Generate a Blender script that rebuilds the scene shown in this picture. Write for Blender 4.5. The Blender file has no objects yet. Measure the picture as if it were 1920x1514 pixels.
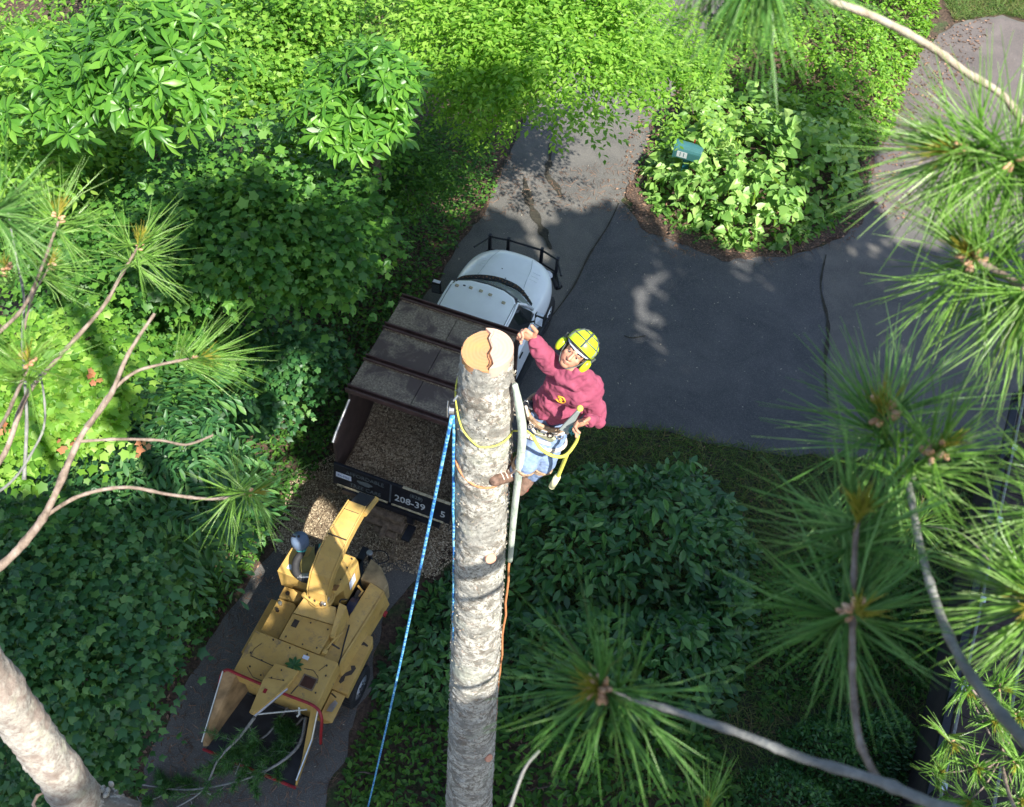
import bpy, bmesh, math, random
import numpy as np
from mathutils import Vector, Matrix, noise
random.seed(7); RNG = np.random.default_rng(7)
D = bpy.data; SC = bpy.context.scene; COL = SC.collection
rad = math.radians

# ---------------------------------------------------------------- camera, sky, sun, exposure
CAM_H = 17.5
cam_data = D.cameras.new('camera'); cam = D.objects.new('camera', cam_data); COL.objects.link(cam)
cam_data.sensor_width = 36; cam_data.lens = 37.5; cam_data.clip_start = 0.05; cam_data.clip_end = 400
cam_data.dof.use_dof = True; cam_data.dof.focus_distance = 9.0; cam_data.dof.aperture_fstop = 10.0
CAM_R = Matrix.Rotation(rad(36), 3, 'X') @ Matrix.Rotation(rad(4.3), 3, 'Z')
cam.matrix_world = Matrix.Translation((0, 0, CAM_H)) @ CAM_R.to_4x4()
SC.camera = cam
SUN_DIR = Vector((0.38, -0.52, 0.765)).normalized()            # towards the sun
world = D.worlds.new('World'); SC.world = world; world.use_nodes = True
_n = world.node_tree.nodes; _l = world.node_tree.links
_sky = _n.new('ShaderNodeTexSky'); _sky.sky_type = 'NISHITA'; _sky.sun_disc = False
_sky.sun_elevation = math.asin(SUN_DIR.z); _sky.sun_rotation = math.atan2(SUN_DIR.x, SUN_DIR.y)
_bg = _n['Background']; _bg.inputs['Strength'].default_value = 0.115
_l.new(_sky.outputs['Color'], _bg.inputs['Color'])
sun_data = D.lights.new('sun', 'SUN'); sun_data.energy = 5.0; sun_data.angle = rad(0.45); sun_data.color = (1.0, 0.95, 0.86)
sun = D.objects.new('sun', sun_data); COL.objects.link(sun); sun.location = (8, -8, 30)
sun.rotation_euler = SUN_DIR.to_track_quat('Z', 'Y').to_euler()
SC.view_settings.view_transform = 'Standard'; SC.view_settings.look = 'None'
SC.view_settings.exposure = 1.16; SC.view_settings.gamma = 1.0
SC.cycles.max_bounces = 6; SC.cycles.transparent_max_bounces = 8

# ---------------------------------------------------------------- measuring the place: a photo pixel's sight line cut at a height
def sight(px, py):
    return CAM_R @ Vector(((px - 960) / 2000.0, -(py - 757) / 2000.0, -1.0))
def P(px, py, z=0.0):
    d = sight(px, py); t = (z - CAM_H) / d.z
    return Vector((0, 0, CAM_H)) + d * t
def Q(px, py, dist):
    return Vector((0, 0, CAM_H)) + sight(px, py).normalized() * dist
CR, CU, CB = CAM_R @ Vector((1, 0, 0)), CAM_R @ Vector((0, 1, 0)), CAM_R @ Vector((0, 0, 1))
def in_view(p, m=60):
    q = CAM_R.transposed() @ (Vector(p) - Vector((0, 0, CAM_H)))
    if q.z > -0.2: return False
    x = 960 + 2000 * q.x / -q.z; y = 757 - 2000 * q.y / -q.z
    return -m < x < 1920 + m and -m < y < 1514 + m

# ---------------------------------------------------------------- materials
class NT:
    def __init__(s, name):
        s.m = D.materials.new(name); s.m.use_nodes = True; s.n = s.m.node_tree.nodes; s.l = s.m.node_tree.links
        s.b = s.n['Principled BSDF']; s.out = s.n['Material Output']
        s.tc = s.n.new('ShaderNodeTexCoord')
    def noise(s, scale, detail=4, rough=0.55, coord='Object', stretch=None, dist=0.0):
        t = s.n.new('ShaderNodeTexNoise'); t.inputs['Scale'].default_value = scale; t.inputs['Detail'].default_value = detail
        t.inputs['Roughness'].default_value = rough; t.inputs['Distortion'].default_value = dist
        v = s.tc.outputs[coord]
        if stretch:
            mp = s.n.new('ShaderNodeMapping'); mp.inputs['Scale'].default_value = stretch; s.l.new(v, mp.inputs[0]); v = mp.outputs[0]
        s.l.new(v, t.inputs['Vector']); return t.outputs['Fac']
    def voro(s, scale, feature='F1', coord='Object'):
        t = s.n.new('ShaderNodeTexVoronoi'); t.feature = feature; t.inputs['Scale'].default_value = scale
        s.l.new(s.tc.outputs[coord], t.inputs['Vector']); return t
    def ramp(s, fac, stops, interp='LINEAR'):
        r = s.n.new('ShaderNodeValToRGB'); e = r.color_ramp.elements; r.color_ramp.interpolation = interp
        while len(e) < len(stops): e.new(0.5)
        for k, (p, c) in enumerate(stops):
            e[k].position = p; e[k].color = tuple(c) + (1,) if len(c) == 3 else c
        s.l.new(fac, r.inputs[0]); return r.outputs[0]
    def mix(s, fac, a, b, mode='MIX'):
        x = s.n.new('ShaderNodeMix'); x.data_type = 'RGBA'; x.blend_type = mode
        for sock, v in ((x.inputs[0], fac), (x.inputs[6], a), (x.inputs[7], b)):
            if hasattr(v, 'is_output'): s.l.new(v, sock)
            elif isinstance(v, (int, float)): sock.default_value = v
            else: sock.default_value = tuple(v) + (1,)
        return x.outputs[2]
    def math(s, op, a, b=0.0):
        x = s.n.new('ShaderNodeMath'); x.operation = op
        for sock, v in ((x.inputs[0], a), (x.inputs[1], b)):
            if hasattr(v, 'is_output'): s.l.new(v, sock)
            else: sock.default_value = v
        return x.outputs[0]
    def bump(s, h, strength=0.4, dist=0.01):
        b = s.n.new('ShaderNodeBump'); b.inputs['Strength'].default_value = strength; b.inputs['Distance'].default_value = dist
        s.l.new(h, b.inputs['Height']); s.l.new(b.outputs[0], s.b.inputs['Normal']); return b.outputs[0]
    def set(s, color=None, rough=None, metal=None, spec=None):
        if color is not None:
            if hasattr(color, 'is_output'): s.l.new(color, s.b.inputs['Base Color'])
            else: s.b.inputs['Base Color'].default_value = tuple(color) + (1,)
        if rough is not None:
            if hasattr(rough, 'is_output'): s.l.new(rough, s.b.inputs['Roughness'])
            else: s.b.inputs['Roughness'].default_value = rough
        if metal is not None: s.b.inputs['Metallic'].default_value = metal
        if spec is not None: s.b.inputs['Specular IOR Level'].default_value = spec
        return s.m

def plain(name, c, rough=0.6, metal=0.0, var=0.25, scale=6.0, bump=0.0, spec=0.5):
    t = NT(name); f = t.noise(scale, 5)
    col = t.ramp(f, [(0.3, [x * (1 - var) for x in c]), (0.7, [min(1, x * (1 + var)) for x in c])])
    if bump: t.bump(t.noise(scale * 6, 4), bump, 0.004)
    return t.set(col, rough, metal, spec)

def leaf_mat(name, cols, gloss=0.45, transl=0.35, clump=1.2, tcol=None, spec=0.5):
    t = NT(name)
    geo = t.n.new('ShaderNodeNewGeometry'); oi = t.n.new('ShaderNodeObjectInfo')
    r = t.math('FRACT', t.math('ADD', geo.outputs['Random Per Island'], oi.outputs['Random']))
    nz = t.n.new('ShaderNodeTexNoise'); nz.inputs['Scale'].default_value = clump; nz.inputs['Detail'].default_value = 2
    t.l.new(geo.outputs['Position'], nz.inputs['Vector'])
    r2 = t.math('ADD', t.math('MULTIPLY', r, 0.55), t.math('MULTIPLY', nz.outputs['Fac'], 0.55))
    k = len(cols)
    col = t.ramp(r2, [(0.12 + 0.76 * i / (k - 1), c) for i, c in enumerate(cols)])
    t.set(col, gloss, 0, spec)
    tr = t.n.new('ShaderNodeBsdfTranslucent')
    t.l.new(t.mix(1.0, col, tcol or (1.6, 1.5, 0.5), 'MULTIPLY'), tr.inputs['Color'])
    mx = t.n.new('ShaderNodeMixShader'); mx.inputs[0].default_value = transl
    t.l.new(t.b.outputs[0], mx.inputs[1]); t.l.new(tr.outputs[0], mx.inputs[2]); t.l.new(mx.outputs[0], t.out.inputs['Surface'])
    return t.m

# ---------------------------------------------------------------- mesh helpers
class MB:
    def __init__(s): s.v = []; s.f = []; s.mi = []
    def add(s, vs, fs, mi=0):
        o = len(s.v); s.v += [tuple(v) for v in vs]; s.f += [tuple(o + i for i in f) for f in fs]; s.mi += [mi] * len(fs); return s
    def box(s, c, size, R=None, mi=0):
        hx, hy, hz = [x / 2 for x in size]; c = Vector(c)
        vs = [Vector((sx * hx, sy * hy, sz * hz)) for sz in (-1, 1) for sy in (-1, 1) for sx in (-1, 1)]
        vs = [c + (R @ v if R else v) for v in vs]
        return s.add(vs, [(0, 2, 3, 1), (4, 5, 7, 6), (0, 1, 5, 4), (2, 6, 7, 3), (0, 4, 6, 2), (1, 3, 7, 5)], mi)
    def span(s, a, b, mi=0):
        return s.box([(a[i] + b[i]) / 2 for i in range(3)], [abs(b[i] - a[i]) for i in range(3)], None, mi)
    def hexa(s, top, bot, mi=0):
        n = len(top); vs = list(bot) + list(top)
        fs = [tuple(range(n - 1, -1, -1)), tuple(range(n, 2 * n))] + [(i, (i + 1) % n, n + (i + 1) % n, n + i) for i in range(n)]
        return s.add(vs, fs, mi)
    def prism(s, poly, z0, z1, mi=0):                          # poly of (x,y), counter clockwise
        return s.hexa([(x, y, z1) for x, y in poly], [(x, y, z0) for x, y in poly], mi)
    def tube(s, pts, r, n=8, mi=0, cap=True, flat=1.0):
        pts = [Vector(p) for p in pts]; k = len(pts)
        rs = [r] * k if isinstance(r, (int, float)) else list(r)
        u = None; rings = []
        for i in range(k):
            d = (pts[min(i + 1, k - 1)] - pts[max(i - 1, 0)])
            d = d.normalized() if d.length > 1e-9 else Vector((0, 0, 1))
            if u is None:
                u = d.orthogonal().normalized()
            else:
                u = (u - d * u.dot(d)); u = u.normalized() if u.length > 1e-6 else d.orthogonal().normalized()
            w = d.cross(u)
            rings.append([pts[i] + (u * math.cos(2 * math.pi * j / n) + w * (math.sin(2 * math.pi * j / n) * flat)) * rs[i] for j in range(n)])
        vs = [p for ring in rings for p in ring]
        fs = [(i * n + j, i * n + (j + 1) % n, (i + 1) * n + (j + 1) % n, (i + 1) * n + j) for i in range(k - 1) for j in range(n)]
        if cap: fs += [tuple(range(n - 1, -1, -1)), tuple((k - 1) * n + j for j in range(n))]
        return s.add(vs, fs, mi)
    def cyl(s, a, b, r, n=20, mi=0): return s.tube([a, b], r, n, mi)
    def ball(s, c, r, n=12, m=8, R=None, mi=0):
        if isinstance(r, (int, float)): r = (r, r, r)
        c = Vector(c); vs = []; fs = []
        for i in range(m + 1):
            th = math.pi * i / m
            for j in range(n):
                ph = 2 * math.pi * j / n
                v = Vector((r[0] * math.sin(th) * math.cos(ph), r[1] * math.sin(th) * math.sin(ph), r[2] * math.cos(th)))
                vs.append(c + (R @ v if R else v))
        for i in range(m):
            for j in range(n):
                fs.append((i * n + j, (i + 1) * n + j, (i + 1) * n + (j + 1) % n, i * n + (j + 1) % n))
        return s.add(vs, fs, mi)
    def chain(s, pts, rs, n=14, mi=0):                         # tapered limb with round ends
        pts = [Vector(p) for p in pts]
        s.tube(pts, rs, n, mi)
        for p, r in zip(pts, rs): s.ball(p, r, n, 8, None, mi)
        return s
    def build(s, name, mats, parent=None, smooth=False, bevel=0.0, loc=None, weld=False):
        me = D.meshes.new(name); me.from_pydata(s.v, [], s.f)
        for m in (mats if isinstance(mats, (list, tuple)) else [mats]): me.materials.append(m)
        if len(me.materials) > 1: me.polygons.foreach_set('material_index', s.mi)
        if smooth: me.polygons.foreach_set('use_smooth', [True] * len(me.polygons))
        me.update(); o = D.objects.new(name, me); COL.objects.link(o)
        if parent: o.parent = parent
        if loc is not None: o.location = loc
        if bevel:
            b = o.modifiers.new('bevel', 'BEVEL'); b.width = bevel; b.segments = 2; b.limit_method = 'ANGLE'; b.angle_limit = rad(35)
        return o

def tag(o, label=None, cat=None, group=None, kind=None):
    if label: o['label'] = label
    if cat: o['category'] = cat
    if group: o['group'] = group
    if kind: o['kind'] = kind
    return o
def empty(name, loc=(0, 0, 0), rz=0.0, label=None, cat=None, group=None):
    o = D.objects.new(name, None); o.location = loc; o.rotation_euler = (0, 0, rz); o.empty_display_size = 0.1
    COL.objects.link(o); return tag(o, label, cat, group)
def spline(pts, n=6):                                          # Catmull-Rom through the points
    pts = [Vector(p) for p in pts]; out = []
    if len(pts) < 3: return [pts[0].lerp(pts[-1], i / n) for i in range(n + 1)]
    for i in range(len(pts) - 1):
        p0 = pts[max(i - 1, 0)]; p1 = pts[i]; p2 = pts[i + 1]; p3 = pts[min(i + 2, len(pts) - 1)]
        for k in range(n):
            t = k / n
            out.append(0.5 * ((2 * p1) + (p2 - p0) * t + (2 * p0 - 5 * p1 + 4 * p2 - p3) * t * t + (3 * p1 - p0 - 3 * p2 + p3) * t ** 3))
    out.append(pts[-1]); return out
def lerps(vals, k):
    return list(np.interp(np.linspace(0, 1, k), np.linspace(0, 1, len(vals)), vals))

# ---- fast instanced-by-copy geometry joined in one mesh
def np_mesh(name, V, F, mat, parent=None, smooth=False):       # V (N,3), F (M,3)
    me = D.meshes.new(name); me.vertices.add(len(V)); me.vertices.foreach_set('co', V.astype(np.float32).ravel())
    me.loops.add(F.size); me.loops.foreach_set('vertex_index', F.astype(np.int32).ravel())
    me.polygons.add(len(F)); me.polygons.foreach_set('loop_start', np.arange(0, F.size, F.shape[1], dtype=np.int32))
    me.polygons.foreach_set('loop_total', np.full(len(F), F.shape[1], dtype=np.int32))
    if smooth: me.polygons.foreach_set('use_smooth', np.ones(len(F), bool))
    me.materials.append(mat); me.update(calc_edges=True); me.validate()
    o = D.objects.new(name, me); COL.objects.link(o)
    if parent: o.parent = parent
    return o
def frames(tip, nor):                                          # rotation matrices: local Y -> tip, local Z ~ nor
    y = tip / np.linalg.norm(tip, axis=1, keepdims=True)
    x = np.cross(y, nor); x /= np.maximum(np.linalg.norm(x, axis=1, keepdims=True), 1e-6)
    z = np.cross(x, y); return np.stack([x, y, z], axis=2)
def stamp(tpl, T):
    tv, tf = tpl; pos, R, s = T
    V = pos[:, None, :] + np.einsum('nij,vj->nvi', R, tv) * s[:, None, None]
    F = tf[None] + (np.arange(len(pos)) * len(tv))[:, None, None]
    return V.reshape(-1, 3), F.reshape(-1, tf.shape[1])

def leaf_tpl(kind):
    if kind == 'oval':
        v = [(0, 0, 0), (.22, .3, .05), (.24, .6, .04), (0, 1, -.10), (-.24, .6, .04), (-.22, .3, .05), (0, .45, -.02)]
        f = [(0, 1, 6), (1, 2, 6), (2, 3, 6), (3, 4, 6), (4, 5, 6), (5, 0, 6)]
    elif kind == 'long':
        v = [(0, 0, 0), (.09, .25, .03), (.17, .6, .0), (.1, .85, -.09), (0, 1, -.18), (-.1, .85, -.09), (-.17, .6, .0), (-.09, .25, .03), (0, .35, -.01), (0, .7, -.06)]
        f = [(0, 1, 8), (1, 2, 8), (2, 9, 8), (2, 3, 9), (3, 4, 9), (4, 5, 9), (5, 6, 9), (6, 8, 9), (6, 7, 8), (7, 0, 8)]
    elif kind == 'maple':
        v = [(0, .06, 0), (.27, .0, -.05), (.33, .25, .02), (.55, .48, -.06), (.28, .58, .02), (.03, 1, -.1), (-.25, .62, .02), (-.5, .52, -.06), (-.33, .25, .02), (-.29, .03, -.05), (0, .35, .05)]
        f = [(i, i + 1, 10) for i in range(9)] + [(9, 0, 10)]
    elif kind == 'heart':
        v = [(0, .08, 0), (.3, -.04, .02), (.42, .3, .08), (.28, .7, .04), (0, 1.05, -.12), (-.28, .7, .04), (-.42, .3, .08), (-.3, -.04, .02), (0, .45, -.04)]
        f = [(i, i + 1, 8) for i in range(7)] + [(7, 0, 8)]
    elif kind == 'small':
        v = [(0, 0, 0), (.26, .45, .04), (0, 1, -.06), (-.26, .45, .04), (0, .5, -.03)]
        f = [(0, 1, 4), (1, 2, 4), (2, 3, 4), (3, 0, 4)]
    elif kind == 'blade':
        v = [(-.03, 0, 0), (.03, 0, 0), (.025, .5, .03), (-.025, .5, .03), (0, 1, -.1)]
        f = [(0, 1, 2), (0, 2, 3), (3, 2, 4)]
    elif kind == 'chip':
        v = [(-.5, -.2, 0), (.5, -.25, .03), (.45, .2, 0), (-.4, .25, .05)]
        f = [(0, 1, 2), (0, 2, 3)]
    return np.array(v, float), np.array(f, int)
TPL = {k: leaf_tpl(k) for k in ('oval', 'long', 'maple', 'heart', 'small', 'blade', 'chip')}
_leafmesh = {}
def leaf_data(kind, mat):
    if (kind, mat.name) not in _leafmesh:
        v, f = TPL[kind]; me = D.meshes.new('leaf'); me.from_pydata([tuple(x) for x in v], [], [tuple(int(i) for i in x) for x in f])
        me.materials.append(mat); _leafmesh[kind, mat.name] = me
    return _leafmesh[kind, mat.name]

def unit(v): return v / np.maximum(np.linalg.norm(v, axis=1, keepdims=True), 1e-9)
def foliage(parent, kind, mat, pos, tip, nor, size, singles=0, name='foliage', part='leaf'):
    """leaves at pos pointing along tip; the ones that show largest become objects of their own"""
    R = frames(tip, nor); gv = np.random.default_rng(len(pos)); R[:, :, 0] *= gv.uniform(.6, 1.12, len(pos))[:, None]; R[:, :, 2] *= gv.uniform(-.6, 2.8, len(pos))[:, None]; base = np.array(parent.location) if parent else np.zeros(3)
    one = np.zeros(len(pos), bool)
    if singles:
        d = np.linalg.norm(pos - np.array((0, 0, CAM_H)), axis=1)
        vis = np.array([in_view(p, 0) for p in pos[:, :]]) if len(pos) < 20000 else np.ones(len(pos), bool)
        tocam = unit(np.array((0, 0, CAM_H)) - pos); face = np.abs(np.einsum('ni,ni->n', R[:, :, 2], tocam))
        # a leaf high in the crown shows, one buried in it does not
        score = size * face / d * (pos[:, 2] - pos[:, 2].min() + 0.4) * np.where(vis, 1, 0)
        idx = np.argsort(-score)[:singles]; idx = idx[score[idx] > 0]; one[idx] = True
        me = leaf_data(kind, mat)
        for i in idx:
            o = D.objects.new(part, me); COL.objects.link(o); o.parent = parent
            M = Matrix([list(R[i, r] * size[i]) for r in range(3)]).to_4x4(); M.translation = Vector(pos[i] - base)
            o.matrix_local = M
    k = ~one
    V, F = stamp(TPL[kind], (pos[k] - base, R[k], size[k]))
    o = np_mesh(name, V, F, mat, parent); o['kind'] = 'stuff'
    return o

def blobs(c, rr, n, br, seed, dome=True):
    """centres of leaf clumps spread over the top and sides of an uneven crown: positions and outward directions"""
    g = np.random.default_rng(seed); c = np.array(c); rr = np.array(rr)
    nb = br[0]; cb = []
    for i in range(nb):
        d = g.normal(size=3); d /= np.linalg.norm(d); d[2] = abs(d[2]) * 0.9 if dome else d[2]
        cb.append(c + d * rr * g.uniform(0.25, 0.78))
    cb.append(c.copy()); cb = np.array(cb); rb = g.uniform(0.45, 1.0, len(cb)) * br[1]; rb[-1] = br[1] * 1.1
    which = g.integers(0, len(cb), n); d = g.normal(size=(n, 3)); d[:, 2] = np.abs(d[:, 2]) * 1.1 - 0.35; d = unit(d)
    pos = cb[which] + d * (rb[which] * g.uniform(0.72, 1.05, n))[:, None] * np.array([1, 1, 0.75])
    return pos, d, g

def sprays(kind, pos, out, g, size, style):
    """grow leaves at each clump centre; returns pos, tip, nor, size arrays"""
    PP, TT, NN, SS = [], [], [], []
    n = len(pos); up = np.array([0, 0, 1.0])
    if style == 'whorl':
        k = 8; ax = unit(out * 0.6 + up * 0.8 + g.normal(size=(n, 3)) * 0.25)
        u = unit(np.cross(ax, g.normal(size=(n, 3)))); w = np.cross(ax, u)
        for j in range(k):
            a = 2 * math.pi * j / k + g.uniform(-.25, .25, n); dr = g.uniform(-0.05, 0.5, n)
            t = unit(u * np.cos(a)[:, None] + w * np.sin(a)[:, None] + ax * (0.35 - dr)[:, None])
            PP.append(pos + t * 0.015); TT.append(t); NN.append(ax + g.normal(size=(n, 3)) * 0.15); SS.append(size * g.uniform(.7, 1.1, n))
    elif style == 'spray':
        k = 12; dr = unit(out * [1, 1, 0.25] + g.normal(size=(n, 3)) * [.5, .5, .18]); side = unit(np.cross(dr, up))
        for j in range(k):
            sg = 1 if j % 2 else -1; s_ = j / k
            p = pos + dr * (s_ * size * 5.5) - up * (s_ * s_ * size * 1.2) + g.normal(size=(n, 3)) * size * .12
            t = unit(dr * 0.75 + side * sg * g.uniform(.5, 1., n)[:, None] - up * g.uniform(0, .35, n)[:, None])
            PP.append(p); TT.append(t); NN.append(up + g.normal(size=(n, 3)) * .3); SS.append(size * g.uniform(.7, 1.15, n) * (1.0 if j < k - 1 else .8))
    elif style == 'loose':
        k = 9
        for j in range(k):
            p = pos + g.normal(size=(n, 3)) * size * [1.5, 1.5, .8]
            t = unit(out * [1, 1, .4] + g.normal(size=(n, 3)) * [.9, .9, .3] - up * .25)
            PP.append(p); TT.append(t); NN.append(up * 1.3 + out * .5 + g.normal(size=(n, 3)) * .45); SS.append(size * g.uniform(.55, 1.2, n))
    elif style == 'pinnate':
        k = 13; dr = unit(out * [1, 1, .2] + g.normal(size=(n, 3)) * [.5, .5, .15] - up * .15); side = unit(np.cross(dr, up))
        for j in range(k):
            sg = 1 if j % 2 else -1; s_ = (j // 2) / 6.0
            p = pos + dr * (s_ * size * 3.2) - up * (s_ * s_ * size * 1.5)
            t = unit(dr * (0.55 if j < k - 1 else 3) + side * sg * .9 - up * .45 + g.normal(size=(n, 3)) * .06)
            PP.append(p); TT.append(t); NN.append(up + g.normal(size=(n, 3)) * .15); SS.append(size * (1 - .3 * abs(s_ - .5)) * g.uniform(.9, 1.1, n))
    return np.concatenate(PP), np.concatenate(TT), np.concatenate(NN), np.concatenate(SS)

# ================================================================ MATERIALS OF THE PLACE
def make_asphalt(name, lo, hi, pale):
    t = NT(name); a = t.noise(.9, 7, .68, dist=.6); b = t.noise(55, 3, .7); c = t.noise(5, 6, .7)
    col = t.ramp(a, [(.32, lo), (.68, hi)])
    col = t.mix(t.ramp(b, [(.50, (0, 0, 0)), (.66, (.6,) * 3)]), col, pale)
    col = t.mix(t.ramp(c, [(.6, (0, 0, 0)), (.78, (.35,) * 3)]), col, [x * .55 for x in lo])
    t.bump(b, .6, .01); return t.set(col, .82)
M_ASPH_OLD = make_asphalt('old asphalt', (.055, .055, .052), (.125, .118, .105), (.24, .22, .19))
M_ASPH_NEW = make_asphalt('new asphalt', (.040, .043, .048), (.080, .080, .082), (.17, .165, .15))
M_ASPH_FAR = make_asphalt('pale asphalt', (.07, .063, .06), (.135, .118, .11), (.24, .18, .15))
def make_ground():
    t = NT('forest floor'); a = t.noise(.5, 6, .65); b = t.noise(14, 6, .75); c = t.noise(2.2, 5, .6)
    br = t.ramp(b, [(.3, (.018, .012, .008)), (.5, (.065, .042, .028)), (.72, (.17, .11, .075))])
    gr = t.ramp(b, [(.35, (.02, .035, .01)), (.7, (.07, .11, .03))])
    col = t.mix(t.ramp(c, [(.5, (0, 0, 0)), (.66, (1, 1, 1))]), br, gr)
    t.bump(b, .9, .04); return t.set(col, .95)
M_GROUND = make_ground()
def make_mulch():
    t = NT('brown mulch'); b = t.noise(22, 6, .8); c = t.noise(60, 3, .7)
    col = t.ramp(b, [(.36, (.022, .014, .010)), (.52, (.085, .055, .038)), (.68, (.28, .18, .13))]); t.bump(c, 1.0, .03)
    return t.set(col, .95)
M_MULCH = make_mulch()
M_LITTER = leaf_mat('dry leaf litter', [(.05, .03, .02), (.16, .09, .055), (.33, .2, .13)], .8, .1, 2, (1, .9, .7))
M_CHIPS = leaf_mat('wood chips', [(.11, .08, .05), (.25, .19, .12), (.42, .34, .22), (.56, .48, .34)], .85, .0, 1.4, (1, 1, 1))
def make_chipbed():
    t = NT('bed of wood chips'); v = t.voro(34); n = t.noise(3, 4); b = t.noise(26, 5, .7)
    col = t.ramp(v.outputs['Color'], [(.1, (.08, .06, .038)), (.5, (.20, .15, .095)), (.9, (.36, .29, .19))])
    col = t.mix(t.ramp(n, [(.35, (0, 0, 0)), (.65, (.6,) * 3)]), col, (.11, .07, .045)); t.bump(b, 1, .03)
    return t.set(col, .95)
M_CHIPBED = make_chipbed()
G_MAG = leaf_mat('magnolia leaf', [(.03, .10, .015), (.07, .21, .025), (.12, .30, .035), (.21, .42, .06)], .38, .4, .6)
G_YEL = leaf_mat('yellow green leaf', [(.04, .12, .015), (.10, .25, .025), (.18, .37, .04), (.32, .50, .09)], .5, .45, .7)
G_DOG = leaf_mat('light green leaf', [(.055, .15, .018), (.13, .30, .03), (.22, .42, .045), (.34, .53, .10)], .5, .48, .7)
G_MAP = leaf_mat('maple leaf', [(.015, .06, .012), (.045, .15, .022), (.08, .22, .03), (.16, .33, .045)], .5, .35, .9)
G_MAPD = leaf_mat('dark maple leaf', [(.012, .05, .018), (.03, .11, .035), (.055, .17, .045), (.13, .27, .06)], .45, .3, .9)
G_LAU = leaf_mat('glossy shrub leaf', [(.010, .045, .014), (.03, .11, .03), (.06, .17, .04), (.12, .27, .06)], .38, .22, 1.0)
G_HOS = leaf_mat('pale broad leaf', [(.06, .16, .03), (.14, .29, .06), (.24, .42, .10), (.40, .56, .18)], .42, .35, 1.0)
G_GRS = leaf_mat('grass blade', [(.04, .06, .015), (.07, .14, .024), (.12, .22, .04), (.24, .18, .08)], .7, .3, 1.5)
G_COV = leaf_mat('ground cover leaf', [(.02, .07, .01), (.035, .12, .014), (.07, .19, .02), (.12, .26, .03)], .55, .35, 1.2)
G_RED = leaf_mat('rust red young leaf', [(.30, .10, .04), (.42, .16, .06), (.38, .22, .10)], .6, .3, 2)
def make_bark(name, a, b, c, sc=14, bump=.6):
    t = NT(name); n = t.noise(sc, 6, .7, stretch=(1, 1, .35)); col = t.ramp(n, [(.3, a), (.5, b), (.72, c)]); t.bump(n, bump, .02); return t.set(col, .9)
M_BARK = make_bark('brown bark', (.03, .022, .016), (.09, .07, .055), (.18, .15, .12))
M_TWIG = make_bark('pine twig bark', (.10, .075, .055), (.25, .19, .15), (.42, .35, .30), 40, .5)
M_TWIGG = make_bark('grey twig bark', (.11, .12, .11), (.20, .20, .19), (.34, .34, .31), 30, .5)
def make_lichen_bark():
    t = NT('lichen covered pine bark')
    a = t.noise(7, 7, .72, dist=.5); b = t.noise(30, 6, .85); c = t.noise(7, 7, .8, dist=1.0); e = t.noise(2.1, 4, .6)
    col = t.ramp(b, [(.40, (.15, .13, .11)), (.46, (.36, .34, .29)), (.51, (.56, .54, .48)), (.62, (.66, .65, .59))])
    red = t.ramp(b, [(.35, (.17, .09, .06)), (.65, (.46, .31, .23))])
    col = t.mix(t.ramp(c, [(.54, (0, 0, 0)), (.58, (.7,) * 3)]), col, red)
    col = t.mix(t.ramp(a, [(.50, (0, 0, 0)), (.55, (.8,) * 3)]), col, (.15, .14, .115))
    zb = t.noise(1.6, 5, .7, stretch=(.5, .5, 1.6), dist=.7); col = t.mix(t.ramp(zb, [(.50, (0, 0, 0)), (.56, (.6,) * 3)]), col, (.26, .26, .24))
    col = t.mix(t.ramp(e, [(.55, (0, 0, 0)), (.7, (.5,) * 3)]), col, (.46, .50, .40))
    t.bump(b, .9, .012); return t.set(col, .92)
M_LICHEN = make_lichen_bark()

# ================================================================ THE SETTING
def tri_sheet(name, pts, z, mat, jag=0.05, sub=6, skirt=0.0):
    out = []
    for i in range(len(pts)):
        a, b = pts[i], pts[(i + 1) % len(pts)]
        for k in range(sub):
            p = a.lerp(b, k / sub); w = noise.noise_vector(Vector((p.x * 2.3, p.y * 2.3, z * 50))) * jag * 2
            out.append((p.x + w.x, p.y + w.y, z))
    me = D.meshes.new(name); me.from_pydata(out, [], [tuple(range(len(out)))]); me.materials.append(mat); me.update()
    o = D.objects.new(name, me); COL.objects.link(o); o['kind'] = 'structure'
    if me.polygons[0].normal.z < 0: me.flip_normals()
    return o
def ground():
    n = 220; S = 110; xs = np.linspace(-1, 1, n); xs = np.sign(xs) * (np.abs(xs) ** 1.8) * S
    X, Y = np.meshgrid(xs, xs + 12); Z = np.zeros_like(X)
    V = np.stack([X.ravel(), Y.ravel(), Z.ravel()], 1); i = np.arange((n - 1) * n).reshape(n - 1, n)[:, :-1].ravel()
    F = np.stack([i, i + 1, i + n + 1, i + n], 1)
    o = np_mesh('ground', V, F, M_GROUND); o['kind'] = 'structure'; o.location.z = 0
ground()
ROADPX = [(1115, -90), (1070, 40), (1005, 185), (985, 215), (952, 290), (925, 370), (880, 430), (835, 500), (790, 570), (700, 740), (600, 930), (540, 1000), (450, 1110), (400, 1200), (340, 1300), (290, 1400), (240, 1560), (230, 1650), (600, 1650),
          (612, 1514), (640, 1420), (690, 1290), (725, 1150), (790, 1070), (850, 1000), (900, 900), (990, 822), (1110, 797), (1250, 805), (1350, 830), (1480, 850), (1600, 862), (1750, 860), (2050, 830),
          (2080, 100), (1990, 70), (1880, 30), (1790, 45), (1725, 100), (1690, 190), (1640, 260), (1630, 330), (1622, 400), (1585, 440), (1520, 470), (1440, 482), (1350, 480), (1270, 455), (1200, 420), (1165, 378), (1188, 330), (1208, 290), (1222, 240), (1260, 180), (1340, 60), (1400, -90)]
road = tri_sheet('road', [P(x, y) for x, y in ROADPX], .02, M_ASPH_OLD, .07, 7)
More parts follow.
